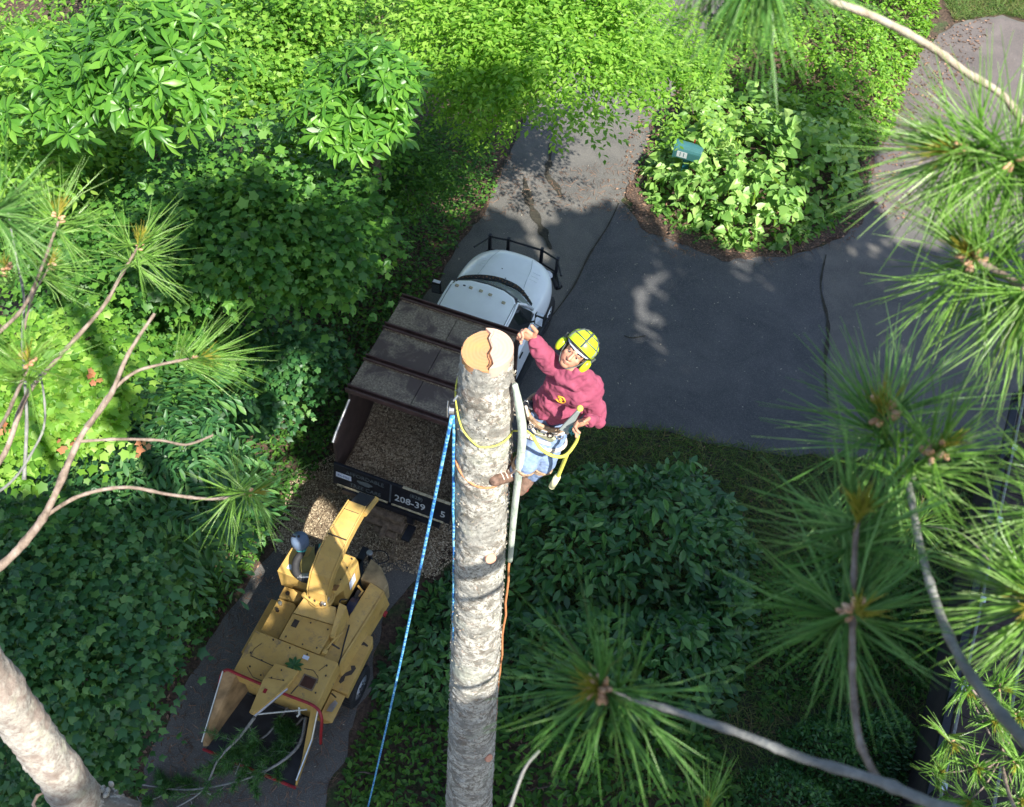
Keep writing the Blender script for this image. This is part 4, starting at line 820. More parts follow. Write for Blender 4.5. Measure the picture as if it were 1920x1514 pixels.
# fender and wheels
for s in (-1, 1):
    fd = ybox('fender', [(.70, 1.48), (.98, 1.48), (.98, 2.40), (.93, 2.52), (.70, 2.52)] if s > 0 else [(-.92, 1.48), (-.70, 1.48), (-.70, 2.5), (-.92, 2.5)], .80, .98, M_YEL, .01)
    if s > 0:
        cpart('chipped_paint', MB().prism([(.76, 1.62), (.80, 1.60), (.83, 1.66), (.82, 1.74), (.90, 1.80), (.92, 1.92), (.88, 1.96), (.82, 1.93), (.86, 1.87), (.80, 1.80), (.76, 1.70)], .981, .984), M_BOLT, 0, fd)
        cpart('chipped_paint', MB().prism([(.80, 2.30), (.86, 2.33), (.93, 2.32), (.93, 2.35), (.84, 2.38), (.80, 2.35)], .981, .984), M_BOLT, 0, fd)
        cpart('fender_step', MB().hexa([(.72, 1.0, .95), (.95, 1.0, .90), (.95, 1.47, .92), (.72, 1.47, .96)], [(.70, 1.0, .7), (.80, 1.0, .7), (.90, 1.47, .7), (.72, 1.47, .7)]), M_YEL, .01)
        cpart('scraped_patch', MB().prism([(.79, 1.12), (.88, 1.14), (.90, 1.30), (.84, 1.33), (.80, 1.24)], .965, .972), M_CHROME, 0)
        cpart('latch', MB().tube([(.76, 1.38, 1.06), (.86, 1.34, 1.08)], .014, 6), M_BOLT, 0)
    wheel(cp, (s * .90, 1.86, .36), .36, .20, plain('pale wheel rim', (.45, .47, .5), .4, .3, .1, 10) if s < 0 else D.materials['pale wheel rim'])
cpart('axle', MB().cyl((-.85, 1.86, .36), (.85, 1.86, .36), .04, 10), M_DARK, 0)
# drawbar with jack
cpart('drawbar', MB().span((-.06, 3.3, .50), (.06, 4.15, .60)).hexa([(-.4, 3.3, .6), (.4, 3.3, .6), (.06, 3.9, .6), (-.06, 3.9, .6)], [(-.4, 3.3, .5), (.4, 3.3, .5), (.06, 3.9, .5), (-.06, 3.9, .5)]), M_BLACK)
cpart('jack_stand', MB().cyl((.24, 3.86, .15), (.24, 3.86, 1.02), .04, 12).tube([(.24, 3.86, .95), (.33, 3.8, .9), (.42, 3.76, .75)], .014, 6), M_BLACK, 0); cpart('jack_top', MB().cyl((.24, 3.86, 1.02), (.24, 3.86, 1.07), .055, 14), M_CHROME, .01)
cpart('breakaway_cable', MB().tube(spline([(.05, 4.05, .62), (.35, 4.15, .68), (.5, 4.0, .7), (.3, 3.7, .9)], 6), .01, 6), M_BLACK, 0)

# things lying in and on the chipper
def local(o, x, y, z): return Matrix.Translation(o.location) @ Matrix.Rotation(o.rotation_euler.z, 4, 'Z') @ V3(x, y, z)
rp_ = tag(MB().tube([local(cp, *p) for p in spline([(.03, .43, 1.80), (.3, .60, 1.74), (.72, .80, 1.78)], 8)], .013, 8).build('rope', plain('pale worn rope', (.45, .45, .40), .9, 0, .2, 30), None, True), 'pale rope tied from the chipper nose tip to the red bar', 'rope')
tail_ = MB().tube([local(cp, *p) for p in [(.60, .78, 1.80), (.64, .70, 1.76), (.62, .66, 1.74)]], .016, 6).build('rope_end', D.materials['pale worn rope'], rp_)
sg = empty('leaf_sprig', local(cp, .20, 1.36, 1.72), 0, 'small sprig of green leaves fallen on the chipper hood', 'leaf sprig')
for k in range(9):
    a = k * .7; o = D.objects.new('leaf', leaf_data('long', G_MAPD)); COL.objects.link(o); o.parent = sg; o.scale = (.17, .15, .15); o.rotation_euler = (rad(12), 0, a)
def brush(name, pts, r, label, seed, n=240, sub=9):
    g = np.random.default_rng(seed); pts = spline([local(cp, *p) for p in pts], 8); root = empty(name, pts[0], 0, label, 'cut branch', 'cut branches hanging out of the chipper tray'); b0 = root.location
    st = MB().tube([p - b0 for p in pts], lerps([r, r * .4], len(pts)), 8); NP, NT_ = [], []
    for k in range(sub):
        i = int(g.integers(3, len(pts) - 2)); d = (pts[i + 1] - pts[i]).normalized(); e = V3(*(g.normal(size=3) * [.5, .5, .12])); q = pts[i] + (d * .6 + e) * g.uniform(.25, .55); q.z = max(q.z, .08)
        st.tube([pts[i] - b0, (pts[i] + q) / 2 - b0, q - b0], [r * .3, r * .22, r * .12], 5)
        for f in np.linspace(.3, 1, 6): 
            for _ in range(n // 6): NP.append(np.array(pts[i].lerp(q, f))); NT_.append(np.array(q - pts[i]) / (q - pts[i]).length * .6 + g.normal(size=3) * .6)
    st.build('stem', M_TWIGG, root, True); NP = np.array(NP) - np.array(b0); tt = unit(np.array(NT_))
    Vn, Fn = stamp(TPL['blade'], (NP, frames(tt, g.normal(size=(len(NP), 3))), .15 * g.uniform(.6, 1.1, len(NP)))); np_mesh('needles', Vn, Fn, G_LAU, root)['kind'] = 'stuff'
brush('cut_branch', [(.55, .9, 1.0), (.65, .45, 1.0), (.35, .0, .85), (-.2, -.35, .55), (-.9, -.62, .2), (-1.7, -.80, .1)], .028, 'long bare cut limb curving out of the chipper tray to the left', 51, 100)
brush('cut_branch', [(.0, .45, 1.6), (-.15, .2, 1.3), (-.42, -.15, .85), (-.55, -.55, .4), (-.95, -.95, .1)], .026, 'thin cut limb hanging from the nose tip over the tray lip', 52, 150)
brush('cut_branch', [(.2, .95, .95), (.1, .5, .88), (-.1, .2, .8), (-.15, -.2, .6)], .02, 'needle covered cut bough lying in the middle of the chipper tray', 53, 420, 12)
brush('cut_branch', [(.5, .9, .95), (.35, .5, .88), (.1, .12, .8)], .018, 'short green bough at the right side of the chipper tray', 54, 300, 9)
brush('cut_branch', [(-.5, -.5, .1), (-.9, -.5, .1), (-1.3, -.9, .08), (-1.6, -1.2, .08)], .02, 'green cut bough lying on the ground below the tray lip', 55, 380, 10)

# ================================================================ MAILBOX
mloc = P(1291, 322, 0); mloc.z = 0
_d = P(1308, 282, 1.15) - P(1258, 268, 1.15); mb_ = empty('mailbox', P(1290, 292, 1.0) * 1, 0, 'green mailbox with white numerals on its side in the planted island', 'mailbox')
mb_.location.z = 0; mrz = math.atan2(_d.y, _d.x); mb_.rotation_euler = (0, 0, mrz); ML = _d.length * .96
M_MAIL = plain('green mailbox plastic', (.035, .12, .125), .35, 0, .1, 6)
MB().box((0, 0, .5), (.15, .13, 1.02)).build('post', plain('blue green post', (.02, .14, .19), .5, 0, .1, 6), mb_, False, .015)
mb = MB(); n = 14; prof = [(-.17, 1.0), (.17, 1.0), (.17, 1.18)] + [(.17 * math.cos(a), 1.18 + .15 * math.sin(a)) for a in np.linspace(0.2, math.pi - .2, 9)] + [(-.17, 1.18)]
mb.hexa([(ML / 2, y, z) for y, z in prof], [(-ML / 2, y, z) for y, z in prof]); box_ = mb.build('box', M_MAIL, mb_, False, .01)
mb = MB(); mb.hexa([(-ML / 2 - .03, y * 1.06, 1.14 + (z - 1.14) * 1.06) for y, z in prof], [(-ML / 2, y * 1.06, 1.14 + (z - 1.14) * 1.06) for y, z in prof]); mb.build('door', M_MAIL, box_)
MB().box((-ML * .2, -.172, 1.12), (.24, .004, .16)).build('number_patch', M_SIGNW, box_); text('11', (-ML * .2, -.176, 1.12), .17, M_MAIL, box_, 'lettering', 90, .001)
MB().box((ML * .1, .18, 1.25), (.03, .02, .2)).build('flag', M_RED, box_)

# ================================================================ HOUSE ROOF AT THE RIGHT
hs = empty('house', (9.3, 7.0, 0), rad(16), 'dark brown low roofed building at the right edge with black gutter', 'house')
M_SHED = make_bark('weathered brown boards', (.022, .014, .012), (.045, .03, .026), (.08, .06, .05), 9, .4)
ca = P(1880, 870, 2.6); cb = P(1745, 1500, 2.6); d_ = (ca - cb); ang = math.atan2(d_.y, d_.x); hs.location = ((ca + cb) / 2).to_tuple()[:2] + (0,); hs.rotation_euler = (0, 0, ang)
Lh = d_.length + 3.4
for k in range(34):
    x0 = -Lh / 2 + k * Lh / 34; MB().hexa([(x0 + .006, -.08, 2.6), (x0 + Lh / 34 - .006, -.08, 2.6), (x0 + Lh / 34 - .006, -5.5, 3.15), (x0 + .006, -5.5, 3.15)], [(x0 + .006, -.08, 2.56), (x0 + Lh / 34 - .006, -.08, 2.56), (x0 + Lh / 34 - .006, -5.5, 3.11), (x0 + .006, -5.5, 3.11)]).build('roof_board', M_SHED, hs)
MB().span((-Lh / 2, -.06, 2.47), (Lh / 2, .06, 2.585)).build('gutter', M_BLACK, hs, False, .01)
MB().tube([(-Lh / 2, .02, 3.1), (Lh / 2, .02, 3.1)], .022, 8).build('handrail', M_TWIGG, hs)
for k in range(7):
    x = -Lh / 2 + .2 + k * (Lh - .4) / 6; MB().span((x - .03, -.02, 2.58), (x + .03, .05, 3.1)).build('rail_post', M_BLACK, hs); MB().box((x, .015, 3.13), (.09, .08, .03)).build('post_cap', M_PLATE, hs)
MB().span((-Lh / 2 + .1, -5.4, 0), (Lh / 2 - .1, -.3, 2.5)).build('wall', plain('dark wall boards', (.03, .024, .022), .8, 0, .3, 5), hs)
for k in range(3): MB().tube([(-Lh / 2, -.8 - k * 1.3, 2.67 + k * .13), (Lh / 2, -.8 - k * 1.3, 2.67 + k * .13)], .025, 6).build('roof_batten', M_TWIGG, hs)

# ================================================================ THE TRUNK BEING CUT
TX, TY, TZ = -.178, 4.18, 12.3
tr = empty('cut_pine_trunk', (TX, TY, 0), 0, 'tall limbless pine trunk with pale lichen bark and freshly sawn top', 'tree trunk')
def trunk_r(z): return float(np.interp(z, [0, 3, 6, 9, 11.5, 11.85, 12.0, 12.3], [.36, .30, .255, .215, .19, .186, .176, .160]))
nr = 560; ns = 96; vs = []; zs = np.linspace(-.1, TZ - .02, nr)
SCARS = [(9.95, -1.15), (8.45, -.6), (7.1, -1.9), (6.3, -1.2), (5.0, -.8), (11.0, -2.3), (4.2, -1.9)]
for z in zs:
    r0 = trunk_r(z) * (1 + .03 * math.exp(-((z - 11.93) / .05) ** 2) - .045 * math.exp(-((z - 11.42) / .02) ** 2) + .02 * math.exp(-((z - 9.6) / .05) ** 2) - .03 * math.exp(-((z - 11.08) / .015) ** 2))
    for j in range(ns):
        a = 2 * math.pi * j / ns; p = Vector((math.cos(a) * .2, math.sin(a) * .2, z))
        h = noise.noise(p * 5) * .014 + noise.noise(p * 22) * .011 + abs(noise.noise(Vector((p.x * 60, p.y * 60, z * 40)))) * .009
        for (zz, aa) in SCARS:
            da = (a - aa + math.pi) % (2 * math.pi) - math.pi; q = (da * .2 / .05) ** 2 + ((z - zz) / .05) ** 2
            if q < 6: h += .03 * math.exp(-q)
        zl = z
        if z > TZ - .06: zl = z + noise.noise(Vector((math.cos(a) * 2, math.sin(a) * 2, 0))) * .02
        vs.append(((r0 + h) * math.cos(a), (r0 + h) * math.sin(a), zl))
V_ = np.array(vs); i, j = np.meshgrid(np.arange(nr - 1), np.arange(ns), indexing='ij'); i = i.ravel(); j = j.ravel()
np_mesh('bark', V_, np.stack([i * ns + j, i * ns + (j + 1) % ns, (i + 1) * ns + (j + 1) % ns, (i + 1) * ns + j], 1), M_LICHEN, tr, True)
def make_wood(name, a, b, c):
    t = NT(name); w = t.n.new('ShaderNodeTexWave'); w.wave_type = 'RINGS'; w.rings_direction = 'Z'; w.inputs['Scale'].default_value = 13; w.inputs['Distortion'].default_value = 2.2; w.inputs['Detail'].default_value = 3
    t.l.new(t.tc.outputs['Object'], w.inputs[0]); n_ = t.noise(8, 5, .6); s_ = t.noise(90, 2, .5, stretch=(1, .08, 1))
    col = t.ramp(w.outputs['Fac'], [(0, a), (1, b)]); col = t.mix(t.ramp(n_, [(.4, (0, 0, 0)), (.7, (.7,) * 3)]), col, c); t.bump(s_, .25, .004); return t.set(col, .8)
M_WOODSHADE = make_wood('orange sapwood in painted shade', (.50, .23, .11), (.53, .26, .13), (.52, .31, .10)); M_WOODB = make_wood('fresh pale sapwood', (.52, .34, .26), (.54, .37, .29), (.55, .41, .34))  # left half's shade is put into its darker orange; same wood
for s, m, dz, tilt in ((-1, M_WOODSHADE, -.012, -.20), (1, M_WOODB, .014, .03)):
    mb = MB(); rt = trunk_r(TZ) + .004; pts = []
    for k in range(25):
        a = math.pi / 2 + s * -1 * math.pi * k / 24 + rad(8); pts.append((rt * math.cos(a), rt * math.sin(a)))
    hinge = [(math.cos(rad(98)) * rt * (1 - 2 * t_) + .010 * math.sin(t_ * 17) + .022, math.sin(rad(98)) * rt * (1 - 2 * t_)) for t_ in np.linspace(1, 0, 9)][1:-1]
    poly = pts + hinge; C_ = [(x, y, TZ + dz + (x - .02) * .07 if s < 0 else TZ + dz + x * tilt) for x, y in poly]
    mb.hexa([Vector(c) for c in C_], [Vector((c[0], c[1], TZ - .08)) for c in C_]); mb.build('sawn_face', m, tr)
MB().tube([(.022 + .01 * math.sin(t_ * 17), rt * (1 - 2 * t_), TZ + .012) for t_ in np.linspace(.06, .95, 12)], .0035, 5).build('hinge_ridge', plain('torn brown wood', (.25, .10, .04), .9), tr)
sc_ = SCARS[0]; a = sc_[1]; rr_ = trunk_r(sc_[0]) + .03
for zz, aa, rs in [(9.95, -1.15, .045), (5.0, -.8, .05)]:
    R_ = trunk_r(zz) + .02; MB().cyl((R_ * math.cos(aa), R_ * math.sin(aa), zz), ((R_ + .035) * math.cos(aa), (R_ + .035) * math.sin(aa), zz + .02), rs, 14).build('limb_scar', plain('pink sawn limb scar', (.62, .30, .20), .8) if zz > 9 else D.materials['pink sawn limb scar'], tr, False, .008)
# curled lichen flakes on the silhouette
g = np.random.default_rng(8); n = 1500; zz = g.uniform(3, TZ - .1, n); aa = g.uniform(math.pi, 2 * math.pi, n) + .0; aa = np.where(g.uniform(size=n) < .35, g.choice([math.pi, 0, 2 * math.pi], n) + g.normal(size=n) * .25, aa)
r_ = np.array([trunk_r(z) for z in zz]) + .014; out = np.column_stack([np.cos(aa), np.sin(aa), np.zeros(n)]); pos = np.column_stack([out[:, :2] * r_[:, None], zz])
Vn, Fn = stamp(TPL['chip'], (pos, frames(unit(out * .7 + g.normal(size=(n, 3)) * .6), out + g.normal(size=(n, 3)) * .5), .017 * g.uniform(.4, 1.5, n)))
np_mesh('lichen_flakes', Vn, Fn, leaf_mat('lichen flake', [(.16, .14, .11), (.30, .28, .22), (.42, .40, .33), (.30, .19, .14)], .95, .1, 3, (1, 1, 1), .1), tr)['kind'] = 'stuff'

# pale lichen pole held against the right of the trunk
def nadir_line(x, y, z0, z1, n=12, jit=.006, seed=0): return [Vector((x + noise.noise(Vector((z * 3, seed, 0))) * jit * 2, y + noise.noise(Vector((z * 3, seed, 5))) * jit * 2, z)) for z in np.linspace(z0, z1, n)]
pa, pb = P(966, 712, 12.1), P(957, 1044, 9.45)
pp = [pa, P(975, 760, 11.86), P(980, 810, 11.56), P(972, 890, 10.98), P(964, 960, 10.35), pb]
for k, q in enumerate(pp): q.y -= .04
M_POLE = make_bark('green grey lichen pole', (.22, .27, .22), (.45, .52, .44), (.6, .66, .56), 18, .6)
tag(MB().tube(spline(pp, 8), lerps([.018, .028, .031, .029, .027, .026, .022], 41), 12).build('lichen_pole', M_POLE, None, True), 'pale green lichen covered dead stem running down the right side of the trunk', 'dead stem')
for px0, px1, lab, m, r_, z0, z1 in [((957, 1040), None, 'thin orange rope hanging down the right side of the trunk to the ground', plain('orange brown rope', (.50, .20, .08), .8, 0, .3, 60), .011, 9.4, .1),
        ((858, 745), None, 'dark rope hanging straight down beside the left of the trunk', plain('dark rope', (.03, .035, .045), .8), .012, 11.7, .1)]:
    p = P(*px0, z0); tag(MB().tube(nadir_line(p.x, p.y, z0, z1, 40, .012), r_, 6).build('rope', m, None, True), lab, 'rope')
def make_bluerope():
    t = NT('blue flecked climbing rope'); w = t.noise(26, 2, .5); t.set(t.ramp(w, [(.42, (.03, .16, .50)), (.52, (.08, .38, .66)), (.62, (.30, .62, .72))]), .7); return t.m
M_BLUE = make_bluerope()
pull = P(850, 752, 11.85); pull.y -= .05
br1 = [pull + V3(0, 0, -.06), P(700, 1490, .35)]; br1[1] = P(690, 1514, .2); e = br1[1] + (br1[1] - br1[0]).normalized() * .1
tag(MB().tube([br1[0].lerp(e, t_) - V3(0, 0, .12 * math.sin(math.pi * t_)) for t_ in np.linspace(0, 1, 60)], .0125, 8).build('rope', M_BLUE, None, True), 'bright blue rope slanting down left from the trunk past the chipper', 'rope', 'blue ropes from the trunk pulley')
p = P(851, 800, 11.5); p.y -= .03; tag(MB().tube(nadir_line(p.x, p.y, 11.75, 7.6, 20, .01, 3) + [Vector((p.x - .02, p.y, z)) for z in (6, 4, 2, .1)], .0105, 8).build('rope', M_BLUE, None, True), 'blue rope hanging vertically along the left edge of the trunk', 'rope', 'blue ropes from the trunk pulley')
bl = empty('rigging_block', pull, 0, 'metal rigging block hanging at the upper left of the trunk', 'pulley')
MB().box((0, 0, 0), (.035, .05, .13)).build('cheek_plate', M_BLACK, bl, False, .01); MB().box((-.03, -.02, .0), (.008, .06, .11)).build('cheek_plate', M_CHROME, bl, False, .01)
MB().cyl((-.02, -.01, -.01), (.012, -.01, -.01), .036, 14).build('sheave', M_CHROME, bl); MB().tube([(0, 0, .05), (.03, .02, .10), (.05, .04, .05)], .008, 6).build('shackle', M_CHROME, bl)
def ring(z, extra, dz, a0=0, a1=2 * math.pi, n=48, tilt=.0):
    return [Vector((TX + (trunk_r(z) + extra) * math.cos(a), TY + (trunk_r(z) + extra) * math.sin(a), z + dz * math.sin(a - tilt))) for a in np.linspace(a0, a1, n)]
M_SLING = plain('orange brown sling', (.46, .20, .09), .85, 0, .4, 50)
tag(MB().tube(ring(11.10, .010, .13, tilt=.45), .009, 6).build('rope_sling', M_SLING, None, True), 'orange brown sling cinched round the trunk below the yellow lanyard', 'rope')
M_FLIP = plain('yellow lanyard rope', (.62, .60, .10), .7, 0, .15, 60)

# ================================================================ PINES NEAR THE CAMERA
M_NEEDLE = leaf_mat('pine needle', [(.30, .20, .08), (.14, .30, .05), (.22, .44, .07), (.32, .56, .12), (.5, .66, .3)], .25, .4, 3, (1.3, 1.4, .6), .7)
M_NEEDLEB = leaf_mat('bluish pine needle', [(.28, .2, .07), (.09, .25, .05), (.15, .36, .08), (.24, .47, .12), (.38, .58, .24)], .28, .4, 3, (1.2, 1.4, .8), .6)
M_YNEEDLE = leaf_mat('new yellow needle', [(.25, .30, .03), (.42, .42, .05), (.55, .46, .10)], .5, .3, 3)
M_CONE = leaf_mat('pink pollen cone', [(.42, .22, .12), (.58, .34, .20), (.68, .46, .30)], .6, .1, 20, (1, .9, .7))
def needles(g, c, d, L, nf, lo, hi, back, mat, parent, name='needle_tuft', w=.0011, per=5, bias=None):
    d = np.array(d.normalized()); u = np.cross(d, [0.13, .3, .9]); u /= np.linalg.norm(u); v = np.cross(d, u)
    ph = g.uniform(0, 2 * math.pi, nf); th = np.radians(g.uniform(lo, hi, nf)); b = g.uniform(-back, .012, nf)
    ax = d[None] * np.cos(th)[:, None] + (u[None] * np.cos(ph)[:, None] + v[None] * np.sin(ph)[:, None]) * np.sin(th)[:, None]
    if bias is not None: ax = unit(ax + np.array(bias)[None] * g.uniform(.2, 1, nf)[:, None])
    base = np.array(c)[None] + d[None] * b[:, None]
    ax = np.repeat(ax, per, 0); base = np.repeat(base, per, 0); n = len(ax)
    ax = unit(ax + g.normal(size=(n, 3)) * .042); Ln = L * g.uniform(.55, 1.1, n)
    R = frames(ax, unit(g.normal(size=(n, 3)))); sag = g.uniform(-.12, .2, n) * Ln
    ts = [0, .5, 1.0]; ws = [1.0, 1.0, .25]; tri = [(math.cos(t), math.sin(t)) for t in (0.3, 2.4, 4.5)]
    Vs = []
    for t_, w_ in zip(ts, ws):
        cen = base + ax * (Ln * t_)[:, None] + R[:, :, 2] * (sag * t_ * t_ * 2)[:, None] - np.array([0, 0, 1.]) * (Ln * .05 * t_ * t_)[:, None]
        for (cx, cy) in tri: Vs.append(cen + (R[:, :, 0] * cx + R[:, :, 2] * cy) * w * w_)
    Vv = np.stack(Vs, 1).reshape(-1, 3)
    f = [(a * 3 + k, a * 3 + (k + 1) % 3, (a + 1) * 3 + (k + 1) % 3, (a + 1) * 3 + k) for a in range(2) for k in range(3)]
    F = (np.array(f)[None] + (np.arange(n) * 9)[:, None, None]).reshape(-1, 4)
    return np_mesh(name, Vv, F, mat, parent)
def cones(g, c, d, n, size, parent):
    mb = MB(); d = d.normalized()
    for k in range(n):
        o = Vector(g.normal(size=3)); o = (o - d * o.dot(d)).normalized(); ax = (d * g.uniform(.2, .8) + o).normalized()
        R = ax.to_track_quat('Z', 'Y').to_matrix(); mb.ball(c + d * g.uniform(-.5, .8) * size * 2 + ax * size * 1.05, (size * .34, size * .34, size * .72), 8, 6, R)
    return mb.build('pollen_cones', M_CONE, parent, True)
def px_dir(dx, dy, back=0.0): return (CR * dx - CU * dy + CB * back).normalized()
def bough(parent, pts, r0, r1, mat=M_TWIG, name='branch'):
    w = spline([Q(*p) for p in pts], 7); mb = MB(); n = len(w)
    rr = [max(.0012, x * .66 * (1 + .18 * noise.noise(Vector((i * .7, r0 * 900, 0))) + (.22 if i % 6 == 0 else 0))) for i, x in enumerate(lerps([r0, r1], n))]
    mb.tube(w, rr, 9); return mb.build(name, mat, parent, True)
def tuft(branch, px, py, dist, rpx, dr, seed, nf=46, mat=None, cone=0, new=14, lo=22, hi=105, back=.045, bias=None, coneL=.011, w=None):
    coneL *= 1.15; cone = int(cone * 2); nf = int(nf * .66)
    g = np.random.default_rng(seed); c = Q(px, py, dist); L = rpx * dist / 2000.0
    needles(g, c, dr, L, nf, lo, hi, back, mat or M_NEEDLE, branch, w=w or max(.00075, .00092 * min(1, L / .12)), bias=bias)
    if new: needles(g, c + dr * .006, dr, L * .34, new, 2, 38, .004, M_YNEEDLE, branch, 'new_needles', .0009, 3)
    if cone: cones(g, c, dr, cone, coneL, branch)

# left pine: the leaning pale trunk and the thin boughs on the left
lp = empty('pine_tree', (0, 0, 0), 0, 'pine with leaning pale trunk at lower left and thin sunlit boughs along the left', 'tree')
A0 = Q(72, 1395, 3.35); dirL = (Q(0, 1288, 3.05) - Q(165, 1514, 3.72)).normalized()
tdown = A0 - dirL * ((A0.z + .1) / dirL.z); tup = A0 + dirL * 4.5
lp.location = (tdown.x, tdown.y, 0); LT = []
nn = 260; tl = (tup - tdown).length; kk = (A0 - tdown).length; ud_ = dirL.orthogonal().normalized(); vd_ = dirL.cross(ud_); vs = []
ss = np.concatenate([np.linspace(0, kk - 1.6, 30, endpoint=False), np.linspace(kk - 1.6, kk + 1.6, 200), np.linspace(kk + 1.65, tl, 30)])
for s_ in ss:
    rr = float(np.interp(s_, [0, kk - .8, kk - .45, kk - .25, kk, kk + .4, tl], [.22, .066, .066, .062, .058, .058, .05]))
    for j in range(64):
        a = 2 * math.pi * j / 64; p = tdown + dirL * s_ + (ud_ * math.cos(a) + vd_ * math.sin(a)) * rr
        h = noise.noise(p * 9) * .008 + noise.noise(p * 40) * .005 + abs(noise.noise(p * 90)) * .005; q = p + (ud_ * math.cos(a) + vd_ * math.sin(a)) * h - lp.location; vs.append(tuple(q))
nn = len(ss); i, j = np.meshgrid(np.arange(nn - 1), np.arange(64), indexing='ij'); i = i.ravel(); j = j.ravel()
def make_leftbark():
    t = NT('pinkish pale bark'); b = t.noise(60, 5, .75); a = t.noise(9, 5, .6, dist=.5); c = t.noise(14, 5, .6)
    col = t.ramp(b, [(.3, (.20, .14, .12)), (.45, (.33, .30, .27)), (.62, (.50, .48, .43))]); col = t.mix(t.ramp(a, [(.5, (0, 0, 0)), (.62, (.7,) * 3)]), col, (.25, .19, .16)); col = t.mix(t.ramp(c, [(.56, (0, 0, 0)), (.7, (.6,) * 3)]), col, (.60, .62, .48))
    t.bump(b, .8, .006); return t.set(col, .9)
np_mesh('trunk', np.array(vs), np.stack([i * 64 + j, i * 64 + (j + 1) % 64, (i + 1) * 64 + (j + 1) % 64, (i + 1) * 64 + j], 1), make_leftbark(), lp, True)
def under(parent, fn):                                         # children are built in world space, then hung under the tree's base
    before = set(o.name for o in D.objects); fn(); inv = Matrix.Translation(-Vector(parent.location))
    for o in D.objects:
        if o.name not in before and o.parent == parent: o.matrix_parent_inverse = inv
g = np.random.default_rng(77)
def left_side():
    st = MB(); c0 = Q(205, 1492, 3.7)
    for k in range(26): q = c0 + Vector(g.normal(size=3)) * .022; st.ball(q, (.012, .01, .008), 7, 5, Vector(g.normal(size=3)).to_track_quat('Z', 'Y').to_matrix())
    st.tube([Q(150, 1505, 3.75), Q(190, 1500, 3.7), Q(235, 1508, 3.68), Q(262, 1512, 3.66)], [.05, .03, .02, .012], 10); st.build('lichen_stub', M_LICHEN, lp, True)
    st = MB(); st.tube([Q(72, 1530, 3.5), Q(62, 1508, 3.5), Q(70, 1492, 3.5), Q(80, 1488, 3.5)], [.006, .005, .005, .003], 6); st.build('twig_stub', M_TWIG, lp, True)
    b1 = bough(lp, [(-90, 1110, 2.6), (0, 1062, 2.5), (60, 1000, 2.45), (95, 945, 2.4), (150, 822, 2.4), (205, 745, 2.35), (240, 665, 2.3), (290, 588, 2.3)], .016, .0045, M_TWIG)
    b2 = bough(lp, [(165, 800, 2.38), (205, 740, 2.36), (250, 700, 2.35), (300, 684, 2.35), (372, 670, 2.32)], .006, .004)
    tuft(b2, 365, 672, 2.32, 135, px_dir(1, -.12, .3), 101, 34, None, 3, 12, 15, 75, .05, px_dir(.9, .05, 0) * .5, .006)
    b3 = bough(lp, [(85, 968, 2.43), (150, 930, 2.42), (235, 914, 2.4), (320, 928, 2.38), (400, 936, 2.36), (460, 926, 2.34)], .0065, .004)
    tuft(b3, 470, 924, 2.34, 112, px_dir(1, -.1, .45), 102, 46, None, 3, 8, 20, 118, .05, None, .006)
    b4 = bough(lp, [(150, 828, 2.4), (220, 824, 2.38), (300, 826, 2.36), (350, 834, 2.35), (400, 816, 2.34)], .005, .0035)
    b5 = bough(lp, [(-100, 960, 2.7), (0, 865, 2.6), (48, 745, 2.55), (110, 670, 2.5), (190, 580, 2.45), (225, 520, 2.42), (262, 458, 2.4)], .010, .004)
    tuft(b5, 258, 465, 2.4, 115, px_dir(.5, -.85, .5), 103, 44, None, 2, 18, 20, 115, .05, None, .006)
    b6 = bough(lp, [(-90, 700, 2.6), (0, 622, 2.5), (45, 575, 2.45), (75, 510, 2.4), (110, 415, 2.35)], .007, .004)
    tuft(b6, 108, 412, 2.35, 118, px_dir(.3, -.9, .7), 104, 44, None, 4, 18, 15, 110, .05, None, .008)
    b7 = bough(lp, [(45, 900, 2.6), (50, 780, 2.6), (42, 640, 2.6), (45, 560, 2.6), (30, 480, 2.6), (12, 380, 2.6)], .006, .003, M_TWIGG)
    tuft(b7, 90, 500, 2.5, 95, px_dir(.6, -.6, .5), 105, 40, None, 4, 8, 20, 110, .04, px_dir(.6, .5, 0) * .4, .008)
    bough(lp, [(45, 620, 2.6), (60, 560, 2.55), (90, 505, 2.5)], .004, .003)
    tuft(b7, 14, 512, 2.4, 80, px_dir(0, -.8, .6), 106, 30, None, 5, 6, 20, 110, .04, None, .008)
    b8 = bough(lp, [(-60, 860, 2.3), (0, 800, 2.2), (30, 740, 2.1), (52, 690, 2.05)], .006, .004)
    tuft(b8, 52, 685, 2.05, 120, px_dir(.3, -.7, .7), 107, 40, None, 5, 8, 15, 115, .05, None, .009)
    tuft(b8, -15, 400, 1.6, 150, px_dir(.3, .2, .9), 108, 44, M_NEEDLEB, 0, 0, 20, 115, .05)
    bough(lp, [(-50, 950, 2.6), (20, 905, 2.5), (65, 840, 2.5), (84, 790, 2.5), (78, 715, 2.5), (60, 690, 2.5)], .0045, .003, M_TWIGG)
    return
under(lp, left_side)

